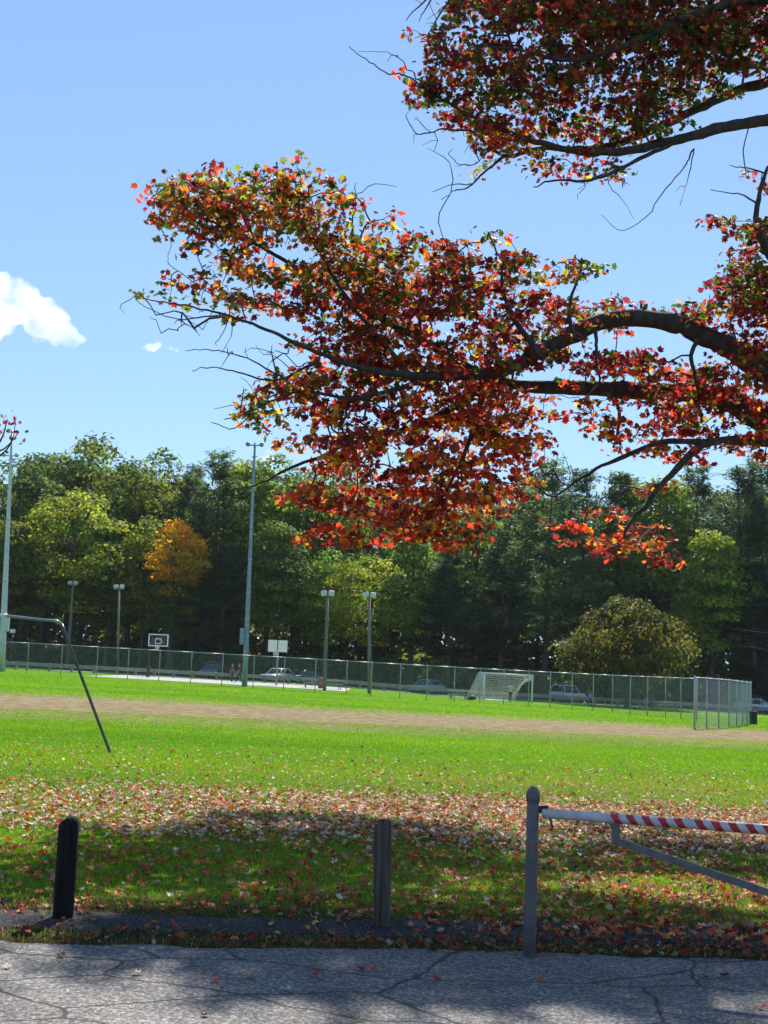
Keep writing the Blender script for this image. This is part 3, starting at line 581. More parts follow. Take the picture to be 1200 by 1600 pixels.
# undergrowth that closes the wood between the trunks
n = 60000; ux = rng.uniform(-80, 80, n); uy = rng.uniform(146, 200, n); hh = 1.8 + 2.6 * (np.sin(ux * .35) * np.sin(ux * .13 + 1) * .5 + .5) + np.maximum(0, uy - 158) * .26
uz = rng.random(n) ** .8 * hh; P = np.stack([ux, uy, terr(ux, uy) + uz], 1)
V, Fc = scatter(QV, QF, P, frames(unit(rng.normal(size=(n, 3)) + np.array([0, 0, .5]))), rng.uniform(.45, 1.0, n))
cu = GREEN * rng.uniform(.4, 1.3, (n, 1)) * np.array([1.1, 1, .9]); o = link('undergrowth', npmesh('undergrowth', V, Fc, np.repeat(cu, 2, 0)), M_crown); o.color = (1, 1, 1, 1)
tag(o, 'dark leafy undergrowth between the trunks of the far wood', 'undergrowth', kind='stuff')

# ------------------------------------------------------------------ chain link
def link_panel_mesh():
    """unit panel (1 m long, 1 m high): crossing diagonal wires, cut at the edges"""
    return None
def chain_panel(p0, p1, h, parent, step=.095, wr=.003):
    p0 = np.array(p0); p1 = np.array(p1); ln = np.linalg.norm((p1 - p0)[:2]); Aa = []; Bb = []
    e = (p1 - p0) / ln
    for sgn in (1, -1):
        for s in np.arange(-h, ln + h, step):
            # line u = s + sgn*(v) clipped to the rectangle
            v0, v1 = 0, h
            ua, ub = s if sgn > 0 else s, s + sgn * h
            lo, hi = (0 - s) / sgn, (ln - s) / sgn
            a, b = max(v0, min(lo, hi)), min(v1, max(lo, hi))
            if b - a < .02: continue
            Aa.append((s + sgn * a, a)); Bb.append((s + sgn * b, b))
    Aa = np.array(Aa); Bb = np.array(Bb); off = np.array([0, 0, .04])
    A3 = p0 + e * Aa[:, :1] + np.array([0, 0, 1]) * Aa[:, 1:] + off; B3 = p0 + e * Bb[:, :1] + np.array([0, 0, 1]) * Bb[:, 1:] + off
    r = np.full(len(A3), wr); V, Fc = frusta(A3, B3, r, r, 3)
    return link('mesh_panel', npmesh('mesh_panel', V - np.array(parent.location), Fc), M_galv, parent)
def fence(name, pts, h, label, rpost=.032, wr=.0026, step=.095):
    root = empty(name, pts[0], 0, label, 'fence'); O = Vector(pts[0])
    for i, p in enumerate(pts):
        p = Vector(p) - O; bm = bmesh.new(); rr = rpost * (1.4 if i in (0, len(pts) - 1) else 1)
        tube(bm, [p + Vector((0, 0, -.1)), p + Vector((0, 0, h + .05)), p + Vector((0, 0, h + .09))], [rr, rr, rr * .3], 8); bm_obj('post', bm, M_galv, root, True)
    for a, b in zip(pts, pts[1:]):
        A_, B_ = Vector(a) - O + Vector((0, 0, h)), Vector(b) - O + Vector((0, 0, h)); tube_obj('top_rail', [A_, B_], .026, M_galv, root, 6)
        chain_panel(a, b, h - .08, root, step, wr)
    return root
def gp(px, d, base_py=1075):
    x = onx(px, d, base_py); return (x, d, tz(x, d))
fpx = [-12, 40, 93, 149, 198, 247, 297, 346, 395, 443, 492, 541, 580, 625, 667, 710, 750, 787, 826, 860, 894, 927, 957, 985, 1012, 1040, 1064, 1089]
fd = np.interp(fpx, [-12, 40, 300, 625, 860, 957, 1064, 1089], [99, 98, 93.5, 88, 85, 82, 74, 72])
fence('chain_link_fence', [gp(p, d) for p, d in zip(fpx, fd)], 2.42, 'long chain link fence across the far side of the playing field')
wpx = [1085, 1104, 1123, 1139, 1151, 1160, 1167, 1173]; wd = [56.5, 58, 60, 62, 64.5, 67, 69.5, 71.5]
fence('chain_link_wing', [gp(p, d, 1130) for p, d in zip(wpx, wd)], 2.34, 'short dense chain link wing at the right end of the field', .034, .003, .1)

# ------------------------------------------------------------------ bollards, gate
def bollard(px, py, hpx, wpx, label, m, square, seed, lean=0, slant=0):
    g = gnd(px, py); s = g.y / F; h = hpx * s; r = wpx * s / 2; rr = random.Random(seed)
    bm = bmesh.new(); seg = 20; rings = []
    zs = [-.15] + list(np.linspace(0, 1, 15) * (h - .06)) + [h - .045, h - .02, h - .004, h]
    sc = [1] * 16 + ([.99, .98, .95, .9] if square else [.96, .84, .62, .2])
    ph = [rr.uniform(0, 6.28) for _ in range(4)]
    for z, c in zip(zs, sc):
        ring = []
        for k in range(seg):
            a = 2 * math.pi * k / seg
            q = r * c * (1 + .03 * math.sin(3 * a + ph[0] + z * 2) + .02 * math.sin(7 * a + ph[1] + z * 3) + .012 * rr.uniform(-1, 1))
            if square: q *= .93 / max(abs(math.cos(a + .3)), abs(math.sin(a + .3))) ** .75
            x, y = q * math.cos(a), q * math.sin(a); zz = z
            if z > h * .8: zz = z - max(0, -x / r) * slant * (z - h * .8) / (h * .2) * (1.0 if x < 0 else 0)
            ring.append(bm.verts.new((x + lean * z, y, zz)))
        rings.append(ring)
    for a, b in zip(rings, rings[1:]):
        for k in range(seg): bm.faces.new((a[k], a[(k + 1) % seg], b[(k + 1) % seg], b[k]))
    bm.faces.new(rings[-1])
    o = bm_obj('wooden_bollard', bm, m, None, True); o.location = (g.x, g.y, tz(g.x, g.y)); tag(o, label, 'bollard', 'wooden bollards beside the parking lot'); return o
bollard(98, 1434, 150, 31, 'blackened round wooden bollard with a rounded top, at the left', M_post1, False, 3, -.003, .045)
bollard(597, 1448, 157, 26, 'weathered squarish wooden bollard with a chipped corner, in the middle', M_post2, True, 5, -.034, .05)

g0 = gnd(827, 1496); gs = g0.y / F
gpost = empty('gate_post', g0, 0, 'grey painted steel gate post with a domed cap', 'post')
bm = bmesh.new(); hp = 244 * gs; tube(bm, [(0, 0, -.2), (0, 0, .3), (.002, 0, .8), (0, 0, hp - .05)], [.047, .047, .0465, .0465], 20); bm_obj('shaft', bm, M_gpost, gpost, True)
bm = bmesh.new(); tube(bm, [(0, 0, hp - .07), (0, 0, hp - .03), (0, 0, hp), (0, 0, hp + .024), (0, 0, hp + .037), (0, 0, hp + .042)], [.053, .053, .05, .037, .02, .004], 20); bm_obj('cap', bm, M_gpost, gpost, True)
bm = bmesh.new(); box(bm, .075, -.01, hp - .125, .075, .012, .055); box(bm, .108, -.01, hp - .13, .012, .05, .065); bm_obj('latch_bracket', bm, M_black, gpost)
# swing barrier
a0 = at(849, 1271, g0.y - .02); a1d = at(1200, 1296, 8.6); dirv = (a1d - a0); a1 = a0 + dirv * (3.85 / dirv.length)
gate = empty('swing_gate', (a1.x, a1.y, 0), 0, 'swing gate barrier with red and white striped arm and grey brace', 'gate'); GO = Vector((a1.x, a1.y, 0))
ax = (a1 - a0).normalized(); yv = Vector((0, 0, 1)).cross(ax).normalized(); zv = ax.cross(yv); LA = (a1 - a0).length; RA = .036
def stripe_tube():
    """arm as a tube whose faces are sheared so that painted bands wind round it"""
    bm = bmesh.new(); seg = 20; n = 130; tw = .09
    rings = []
    for i in range(n + 1):
        ring = []
        for k in range(seg):
            a = 2 * math.pi * k / seg; s = LA * i / n + tw * (.5 - .5 * math.cos(a)) * (1 if 0 < i < n else 0) * .55 - (.03 if 0 < i < n else 0)
            s = min(max(s, 0), LA); p = a0 - GO + ax * s + (yv * math.sin(a) + zv * math.cos(a)) * RA; ring.append(bm.verts.new(p))
        rings.append(ring)
    for i in range(n):
        for k in range(seg):
            f = bm.faces.new((rings[i][k], rings[i][(k + 1) % seg], rings[i + 1][(k + 1) % seg], rings[i + 1][k])); s = LA * (i + .5) / n; f.smooth = True
            q = (s - .55) / .124
            f.material_index = 1 if (s > .55 and (q % 1) < .5 and s < 3.2) else 0
    bm.faces.new(rings[0][::-1]); bm.faces.new(rings[-1]); return bm
me = bpy.data.meshes.new('arm'); bm = stripe_tube(); bm.to_mesh(me); bm.free(); me.materials.append(M_arm); me.materials.append(M_red); link('arm', me, None, gate)
s0 = a0 - GO + ax * .575
bm = bmesh.new(); vs = box(bm, 0, 0, 0, .05, .05, .15); bmesh.ops.translate(bm, verts=bm.verts, vec=s0 + Vector((0, 0, -.105))); bm_obj('strut', bm, M_gpost, gate)
e0 = s0 + Vector((.02, 0, -.165)); e1 = a1 - GO + Vector((0, 0, -(a1.z - .22)))
bm = bmesh.new(); tube(bm, [e0, e1], .036, 4); bm_obj('brace', bm, M_gpost, gate)
bm = bmesh.new(); tube(bm, [a0 - GO + ax * .05 + Vector((0, -.01, -.02)), a0 - GO + ax * .075 + Vector((0, -.01, -.1))], .009, 6); bm_obj('latch_pin', bm, M_black, gate)
bm = bmesh.new(); tube(bm, [(0, .0, -.2), (0, 0, 1.3)], .055, 16); bm_obj('hinge_post', bm, M_gpost, gate, True)

# ------------------------------------------------------------------ bent pipe goal at the left
b0 = gnd(172, 1176); d = b0.y
pr = empty('pipe_goal', b0, 0, 'bent dark pipe frame of a goal at the left edge of the field', 'goal'); O = Vector(b0)
q = [b0 + Vector((0, 0, -.1)), b0, at(100, 985, d), at(96, 975, d), at(88, 970, d), at(70, 969, d), at(8, 962, d), at(-95, 955, d)]
tube_obj('slanted_leg', [p - O for p in q[:4]], .033, M_dpipe, pr, 12)
tube_obj('top_bar', [p - O for p in q[3:]], .033, M_spole, pr, 12)
tube_obj('collar', [at(92, 972, d) - O, at(85, 969.6, d) - O], .038, M_galv, pr, 12); tube_obj('collar', [at(11, 962.4, d) - O, at(1, 961.6, d) - O], .05, M_white, pr, 12)
u = at(-95, 955, d); tube_obj('upright', [u - O, Vector((u.x, u.y, tz(u.x, u.y))) - O], .04, M_white, pr, 12)

# ------------------------------------------------------------------ tall floodlight poles
def tallpole(px, base, tpx, top, label, boxside, d=None, r0=.225, M_spole=M_spole):
    g = gp(px, d, base) ; g = Vector(g); t = at(tpx, top, g.y); h = t.z - g.z; lean = (t.x - g.x) / h
    root = empty('floodlight_pole', g, 0, label, 'light pole', 'tall floodlight poles'); L_ = lambda z: Vector((lean * z, 0, z))
    bm = bmesh.new(); tube(bm, [L_(z) for z in np.linspace(-.3, h, 9)], list(np.linspace(r0, .085, 9)), 12); bm_obj('shaft', bm, M_spole, root, True)
    for z in np.arange(2.2, h - 1, 2.6):
        r = r0 - (r0 - .085) * z / h + .012; tube_obj('band', [L_(z - .05), L_(z + .05)], r, M_galv, root, 12)
    bm = bmesh.new(); box(bm, 0, 0, 0, .38, .3, 1.25, bev=.02); bmesh.ops.translate(bm, verts=bm.verts, vec=L_(3.9) + Vector((boxside * .33, -.05, 0))); bm_obj('control_box', bm, M_spole, root)
    zl = h - 2.2 if boxside > 0 else h - .2
    bm = bmesh.new(); box(bm, 0, 0, 0, 1.3, .09, .09); bmesh.ops.translate(bm, verts=bm.verts, vec=L_(zl)); bm_obj('cross_arm', bm, M_spole, root)
    for x in (-.55, .55):
        bm = bmesh.new(); tube(bm, [Vector((0, .1, .05)), Vector((0, -.05, 0)), Vector((0, -.22, -.1))], [.07, .13, .19], 12); bmesh.ops.translate(bm, verts=bm.verts, vec=L_(zl + .12) + Vector((x, 0, 0))); bm_obj('flood_lamp', bm, M_spole, root, True)
    return root
lp = tallpole(2, 1050, 19, 672, 'tall pale steel floodlight pole at the left edge', .9, 101, .29, mat('pale_steel', (.42, .47, .5), .45, (.5, .55, .58), 3, metal=.3))
tallpole(382, 1072, 398.5, 692, 'tall dark steel floodlight pole with a control box, left of centre', -1, 96.5)
# short wooden lamp poles
def shortpole(px, base, tpx, top, label):
    g = gnd(px, base); t = at(tpx, top, g.y); h = t.z - g.z; lean = (t.x - g.x) / h
    root = empty('lamp_pole', g, 0, label, 'light pole', 'wooden lamp poles by the court'); L_ = lambda z: Vector((lean * z, 0, z))
    tube_obj('shaft', [L_(-.3), L_(h * .5), L_(h)], [.15, .13, .1], M_pole, root, 10)
    bm = bmesh.new(); box(bm, 0, 0, 0, 1.0, .1, .1); bmesh.ops.translate(bm, verts=bm.verts, vec=L_(h)); bm_obj('cross_arm', bm, M_timber, root)
    for s in (-1, 1):
        bm = bmesh.new(); box(bm, 0, 0, 0, .46, .26, .36, bev=.04); bmesh.ops.transform(bm, matrix=Matrix.Translation(L_(h) + Vector((s * .3, -.08, .22))) @ Matrix.Rotation(R(-35), 4, 'X') @ Matrix.Rotation(s * R(14), 4, 'Z'), verts=bm.verts); bm_obj('flood_lamp', bm, M_lamp, root)
shortpole(105, 1046, 114, 914, 'wooden lamp pole with white twin lamps, nearest the left edge')
shortpole(184, 1052, 186, 920, 'wooden lamp pole with twin lamps, left of the clear backboard')
shortpole(507, 1079, 512, 931, 'wooden lamp pole behind the rust-brown bin')
shortpole(577, 1084, 577, 934, 'wooden lamp pole furthest right of the four')

# ------------------------------------------------------------------ basketball hoops
def hoop_ring(parent, c, m):
    bm = bmesh.new(); pts = [(c[0] + .23 * math.cos(a), c[1] + .23 * math.sin(a), c[2]) for a in np.linspace(0, 2 * math.pi, 17)]; tube(bm, pts, .012, 5, cap=False); bm_obj('rim', bm, m, parent, True)
    bm = bmesh.new()
    for k in range(12):
        a = k / 12 * 6.283; b_ = a + .26
        for e in (b_, a - .26): tube(bm, [(c[0] + .22 * math.cos(a), c[1] + .22 * math.sin(a), c[2]), (c[0] + .14 * math.cos(e), c[1] + .14 * math.sin(e), c[2] - .4)], .008, 4, cap=False)
    bm_obj('net', bm, M_net, parent)
g = gnd(231, 1058)
h1 = empty('basketball_hoop', g, 0, 'basketball hoop with a clear white-framed backboard on a black post', 'hoop'); s = F / g.y
bm = bmesh.new(); tube(bm, [(0, 0, -.2), (0, 0, 2.6), (.12, -.05, 3.1), (.75, -.5, 3.55)], .085, 10); bm_obj('post', bm, M_black, h1, True)
bm = bmesh.new(); tube(bm, [(.1, -.02, 2.5), (.72, -.5, 3.0)], .06, 8); bm_obj('brace', bm, M_black, h1, True)
bx, bz = .86, 3.42
box_obj('board', (bx, -.58, bz), (1.75, .02, 1.08), M_glassb, h1)
bm = bmesh.new()
for (cx, cz, sx, sz) in ((0, .52, 1.83, .09), (0, -.52, 1.83, .09), (-.87, 0, .09, .95), (.87, 0, .09, .95)): box(bm, bx + cx, -.58, bz + cz, sx, .05, sz)
bm_obj('board_frame', bm, M_white, h1)
bm = bmesh.new()
for (cx, cz, sx, sz) in ((0, .12, .6, .06), (0, -.30, .6, .06), (-.27, -.09, .06, .36), (.27, -.09, .06, .36)): box(bm, bx + cx, -.61, bz + cz, sx, .02, sz)
bm_obj('target_square', bm, M_white, h1)
bm = bmesh.new(); box(bm, bx, -.52, bz + .05, .1, .08, 1.0); bm_obj('back_bracket', bm, M_black, h1)
hoop_ring(h1, (bx, -.86, bz - .42), M_red)
box_obj('base_pad', (0, 0, .5), (.3, .3, 1.0), M_black, h1, bev=.03)
g = gp(431, 107)
h2 = empty('basketball_goal', g, 0, 'basketball hoop with a solid white backboard behind the fence', 'hoop')
tz2 = at(434, 1009.5, 107).z - g[2]; x2 = at(434, 1009, 106.6).x - g[0]
bm = bmesh.new(); tube(bm, [(0, .3, -.2), (0, .3, 2.5), (x2, .1, tz2 - .2)], .08, 10); bm_obj('post', bm, M_timber, h2, True)
for s_ in (-1, 1): box_obj('board_panel', (x2 + s_ * .44, -.4, tz2), (.8, .04, 1.02), M_board, h2)
bm = bmesh.new(); box(bm, x2, -.36, tz2, .11, .05, 1.1); box(bm, x2, -.36, tz2 + .53, 1.75, .045, .05); box(bm, x2, -.36, tz2 - .53, 1.75, .045, .05); bm_obj('board_frame', bm, M_black, h2)
bm = bmesh.new(); tube(bm, [(x2, .1, tz2 - .25), (x2, -.35, tz2 - .1)], .06, 8); bm_obj('arm', bm, M_timber, h2, True)
hoop_ring(h2, (x2 - .15, -.66, tz2 - .42), M_white)

# ------------------------------------------------------------------ soccer goal
gl = gnd(757, 1094); gr = gnd(831, 1098)
gl.y = gr.y = (gl.y + gr.y) / 2; gl.x = onx(757, gl.y); gr.x = onx(832, gr.y); gl.z = tz(gl.x, gl.y); gr.z = tz(gr.x, gr.y)
goal = empty('soccer_goal', gl, 0, 'white soccer goal with a sagging net behind the fence', 'goal'); O = Vector(gl); H = 2.44; D_ = 1.9; Wd = gr.x - gl.x
lo = [Vector((0, 0, 0)), gr - O]
for p in lo: tube_obj('post', [p + Vector((0, 0, -.1)), p + Vector((0, 0, H))], .075, M_white, goal, 10)
tube_obj('crossbar', [Vector((-.07, 0, H)), lo[1] + Vector((.07, 0, H))], .075, M_white, goal, 10)
for p in lo:
    tube_obj('back_stay', [p + Vector((0, 0, H)), p + Vector((-.5, .5, H)), p + Vector((-1.5, D_, 0))], .03, M_white, goal, 6)
tube_obj('ground_bar', [lo[0] + Vector((-1.5, D_, .03)), lo[1] + Vector((-1.5, D_, .03))], .03, M_white, goal, 6)
def net(Pf, nu, nv, m=M_net, r=.009, name='net'):
    G = np.array([[Pf(i / nu, j / nv) for j in range(nv + 1)] for i in range(nu + 1)])
    A_ = np.concatenate([G[:-1].reshape(-1, 3), G[:, :-1].reshape(-1, 3)]); B_ = np.concatenate([G[1:].reshape(-1, 3), G[:, 1:].reshape(-1, 3)])
    rr = np.full(len(A_), r); V, Fc = frusta(A_, B_, rr, rr, 3); return link(name, npmesh(name, V, Fc), m, goal)
def back(u, v): x = u * Wd - .5 - 1.0 * (1 - v); z = H * v - .25 * math.sin(math.pi * v) * math.sin(math.pi * u); y = .5 + (D_ - .5) * (1 - v); return (x, y, max(z, .02))
net(back, 26, 16)
net(lambda u, v: (-1.5 * (1 - v) * u - .5 * v * u, (D_ * (1 - v) + .5 * v) * u, H * v), 12, 16)
# gathered white side net, pulled up in a swag on the right
def swag(u, v): return (Wd - .15 - 1.9 * u + .1 * v, .1 + .5 * v, H * (1 - .06 - u ** 1.6 * .95) - .35 * v * (1 - u))
net(swag, 18, 9, r=.016)
bm = bmesh.new(); tube(bm, [Vector(swag(t, .3)) for t in np.linspace(0, .45, 8)], [.05, .07, .08, .08, .07, .06, .05, .03], 7); bm_obj('gathered_net', bm, M_net, goal, True)

# ------------------------------------------------------------------ timber guard rail in front of the car park
rp = [(-30, 1049, 112), (40, 1048, 114), (180, 1052, 117), (300, 1058, 119), (450, 1067, 120), (600, 1077, 121), (740, 1085, 121), (860, 1092, 121), (1000, 1099, 120), (1130, 1106, 120), (1230, 1111, 120)]
pts = []
for (a, b) in zip(rp, rp[1:]):
    for k in range(4): t = k / 4; px = a[0] + (b[0] - a[0]) * t; dd = a[2] + (b[2] - a[2]) * t; pts.append(Vector(gp(px, dd)))
rail = empty('guard_rail', pts[0], 0, 'long low weathered timber guard rail in front of the parked cars', 'rail'); O = pts[0]
for p in pts: box_obj('post', tuple(p - O + Vector((0, 0, .3))), (.2, .2, .9), M_timber, rail)
for a, b in zip(pts, pts[1:]):
    v = b - a; bm = bmesh.new(); box(bm, 0, 0, 0, v.length - .02, .12, .34, bev=.02)
    bmesh.ops.transform(bm, matrix=Matrix.Translation((a + b) / 2 - O + Vector((0, -.16, .55))) @ v.to_track_quat('X', 'Z').to_matrix().to_4x4(), verts=bm.verts); bm_obj('beam', bm, M_timber, rail)

# ------------------------------------------------------------------ cars
def car(px, d, yaw, paint, label, suv=False, roofmat=None, tail=False):
    g = gp(px, d); root = empty('parked_car', g, R(yaw), label, 'car', 'cars parked behind the guard rail')
    Ln, Wd_, Ht = (4.7, 1.86, 1.74) if suv else (4.5, 1.8, 1.46)
    m = mat('car_paint', paint, .25, spec=.6, coat=.6)
    def loft(st, name, mt, closed=True):
        bm = bmesh.new(); rings = []
        for x, wb, wt, zb, zt in st:
            r_ = [(x, -wb * .96, zb), (x, -wb, zb + (zt - zb) * .35), (x, -(wb + wt) / 2 * .995, zb + (zt - zb) * .7), (x, -wt, zt - .03), (x, -wt * .85, zt), (x, wt * .85, zt), (x, wt, zt - .03), (x, (wb + wt) / 2 * .995, zb + (zt - zb) * .7), (x, wb, zb + (zt - zb) * .35), (x, wb * .96, zb)]
            rings.append([bm.verts.new(v) for v in r_])
        n = len(rings[0])
        for a, b in zip(rings, rings[1:]):
            for k in range(n): bm.faces.new((a[k], a[(k + 1) % n], b[(k + 1) % n], b[k]))
        bm.faces.new(rings[0][::-1]); bm.faces.new(rings[-1]); bmesh.ops.recalc_face_normals(bm, faces=bm.faces)
        return bm_obj(name, bm, mt, root, True)
    hw = Wd_ / 2; b0 = .28; belt = .98 if suv else .9; hood = .98 if suv else .84
    loft([(-Ln / 2, hw * .82, hw * .8, .4, .74), (-Ln / 2 + .1, hw * .92, hw * .88, b0, hood - .06), (-Ln / 2 + .8, hw, hw * .94, .2, hood), (-Ln / 2 + 1.35, hw, hw * .95, .2, belt), (.6, hw, hw * .96, .2, belt + .03), (Ln / 2 - .75, hw, hw * .95, .22, belt + .06), (Ln / 2 - .1, hw * .95, hw * .9, b0, belt + .02), (Ln / 2, hw * .86, hw * .82, .4, belt - .16)], 'body', m)
    rs, re = (-.55, Ln / 2 - .7) if suv else (-.35, .9)
    g0_, g1_ = -Ln / 2 + 1.3, (Ln / 2 - .12 if suv else Ln / 2 - .55)
    loft([(g0_, hw * .9, hw * .86, belt - .1, belt + .01), (rs, hw * .9, hw * .7, belt - .1, Ht - .05), (re, hw * .9, hw * .7, belt - .1, Ht - .05), (g1_, hw * .88, hw * .82, belt - .1, belt + .05)], 'cabin_glass', M_cglass)
    loft([(rs - .12, hw * .71, hw * .68, Ht - .1, Ht - .06), (rs + .1, hw * .74, hw * .7, Ht - .09, Ht), (re - .1, hw * .74, hw * .7, Ht - .09, Ht), (re + .1, hw * .71, hw * .66, Ht - .12, Ht - .06)], 'roof', roofmat or m)
    for s_ in (-1, 1):
        for x, z1, x2_, z2_ in ((g0_, belt, rs, Ht - .06), (.25, belt, .25, Ht - .05), (g1_, belt, re, Ht - .06)):
            tube_obj('pillar', [(x, s_ * hw * .88, z1), (x2_, s_ * hw * .71, z2_)], .045, m, root, 6)
        for x in (-Ln / 2 + .86, Ln / 2 - .86):
            wh = link('wheel', bpy.data.meshes.new('wheel'), None, root); bm = bmesh.new()
            tube(bm, [(x, s_ * (hw - .2), .33), (x, s_ * (hw - .16), .33), (x, s_ * (hw + .0), .33), (x, s_ * (hw + .02), .33)], [.3, .33, .33, .29], 20); bm.to_mesh(wh.data); bm.free(); wh.data.materials.append(M_tyre)
            bm = bmesh.new(); tube(bm, [(x, s_ * (hw + .015), .33), (x, s_ * (hw + .03), .33)], [.2, .17], 16); bm_obj('rim', bm, M_rim, wh)
        bm = bmesh.new(); box(bm, -Ln / 2 + .1, s_ * hw * .7, .68, .16, .4, .15, bev=.03); bm_obj('headlight', bm, M_head, root)
        bm = bmesh.new(); box(bm, Ln / 2 - .06, s_ * hw * .74, .8, .1, .34, .2, bev=.03); bm_obj('tail_light', bm, M_tail, root)
        bm = bmesh.new(); box(bm, g0_ + .35, s_ * (hw + .08), belt + .06, .1, .2, .13, bev=.03); bm_obj('mirror', bm, m, root)
    box_obj('grille', (-Ln / 2 + .01, 0, .58), (.05, .9, .16), M_black, root); box_obj('bumper', (-Ln / 2 + .06, 0, .4), (.14, 1.5, .14), m, root, bev=.03)
    return root
car(332, 126, 84, (.05, .06, .09), 'dark blue SUV parked behind the two people at the court', suv=True)
car(434, 126, 62, (.62, .63, .64), 'white car parked behind the solid white backboard', roofmat=M_white)
car(474, 127, 40, (.03, .045, .08), 'dark navy car right of the white car behind the backboard')
car(667, 126, 52, (.24, .33, .42), 'light blue-grey car parked left of the soccer goal')
car(886, 125.5, 112, (.5, .54, .62), 'pale silver car parked right of the soccer goal', suv=True)
car(1183, 126, 150, (.55, .56, .58), 'white car with red tail lights at the right edge beyond the fence wing', suv=False)

# ------------------------------------------------------------------ picnic tables, bench, bin, signs, wires
def picnic(px, py, rz, label, m=M_table, ln=1.83, d=None):
    g = gnd(px, py) if d is None else Vector(gp(px, d)); root = empty('picnic_table', g, rz, label, 'picnic table', 'picnic tables by the field')
    for k in range(4): box_obj('top_plank', (0, -.27 + k * .18, .75), (ln, .16, .045), m, root)
    for s_ in (-1, 1):
        for k in range(2): box_obj('bench_plank', (0, s_ * (.62 + .15 * k), .44), (ln, .135, .045), m, root)
    for x in (-ln * .36, ln * .36):
        for s_ in (-1, 1):
            tube_obj('leg', [(x, s_ * .2, .73), (x, s_ * .72, 0)], .035, M_dpipe, root, 6)
        box_obj('cross_bar', (x, 0, .40), (.05, 1.5, .06), M_dpipe, root)
    return root
picnic(489, 1075, .1, 'pale picnic table left of the rust-brown bin'); picnic(519, 1077, -.1, 'pale picnic table right of the rust-brown bin')
picnic(716, 1093, .05, 'grey-green picnic table left of the soccer goal'); picnic(1040, 1110, -.05, 'long picnic table beside the adult and child', M_table, 2.6)
picnic(903, 1094, .2, 'picnic table behind the child in the blue shirt', M_timber); picnic(1096, 1109, 0, 'picnic table seen through the fence wing', M_table)
g = gnd(956, 1102); bench = empty('park_bench', g, .05, 'low white backless bench right of the child in blue', 'bench')
box_obj('seat', (0, 0, .42), (1.9, .3, .06), M_white, bench)
for x in (-.7, .7): box_obj('leg', (x, 0, .2), (.06, .26, .4), M_galv, bench)
g = gnd(502, 1076); bin_ = empty('litter_bin', g, 0, 'rust-brown litter bin between two picnic tables', 'bin')
bm = bmesh.new(); tube(bm, [(0, 0, 0), (0, 0, .05), (0, 0, .8), (0, 0, .86)], [.26, .28, .3, .31], 14); bm_obj('drum', bm, M_brown, bin_, True)
tube_obj('lid', [(0, 0, .85), (0, 0, .9), (0, 0, .93)], [.33, .32, .15], M_brown, bin_, 14)
g = Vector(gp(1177, 70, 1128)); b2 = empty('equipment_box', g, 0, 'dark upright equipment box at the end of the fence wing', 'box')
box_obj('cabinet', (0, 0, .35), (.3, .5, .7), M_black, b2, bev=.02); box_obj('lid', (0, 0, .72), (.33, .54, .04), M_dpipe, b2)
def sign(px, py, d, w_, h_, m, label):
    p = at(px, py, d); z = tz(p.x, d); root = empty('sign', (p.x, d, z), 0, label, 'sign'); box_obj('plate', (0, -.05, p.z - z), (w_, .02, h_), m, root); tube_obj('stake', [(0, 0, 0), (0, 0, p.z - z + h_ / 2)], .03, M_timber, root, 6)
sign(20, 986, 128, .55, .4, M_white, 'small white sign at the wood edge near the left border')
sign(879, 1055, 122.6, .34, .42, mat('yellow_paint', (.5, .38, .04), .6), 'small yellow sign behind the fence, right of the goal')
for (a, b, lb) in (((1146, 982), (1260, 992), 'upper thin overhead wire at the right edge'), ((1144, 1006), (1260, 1021), 'lower thin overhead wire at the right edge')):
    p0, p1 = at(*a, 132), at(*b, 118); bm = bmesh.new(); tube(bm, [p0.lerp(p1, t) - Vector((0, 0, .5 * t * (1 - t))) - p0 for t in np.linspace(0, 1, 9)], .022, 5); o = bm_obj('overhead_wire', bm, M_galv, None, True); o.location = p0; tag(o, lb, 'wire')
g = gnd(737, 1094); bm = bmesh.new(); bmesh.ops.create_icosphere(bm, subdivisions=3, radius=.3)
for v in bm.verts: v.co = Vector((v.co.x * 1.25, v.co.y * .8, max(v.co.z, -.2) * .8 + .16)) + Vector((.04 * math.sin(v.co.z * 14), 0, .04 * math.sin(v.co.x * 12)))
bag = empty('sports_bag', g, 0, 'dark sports bag on the grass beside the goal', 'bag'); bm_obj('body', bm, M_black, bag, True); tube_obj('strap', [(-.25, 0, .36), (-.1, -.02, .52), (.1, -.02, .52), (.25, 0, .36)], .02, M_black, bag, 6)
g = gnd(913, 1101); bm = bmesh.new(); bmesh.ops.create_icosphere(bm, subdivisions=2, radius=.14); o = bm_obj('ball', bm, M_white, None, True); o.location = g + Vector((0, 0, .14)); tag(o, 'white ball on the grass by the child in blue', 'ball')

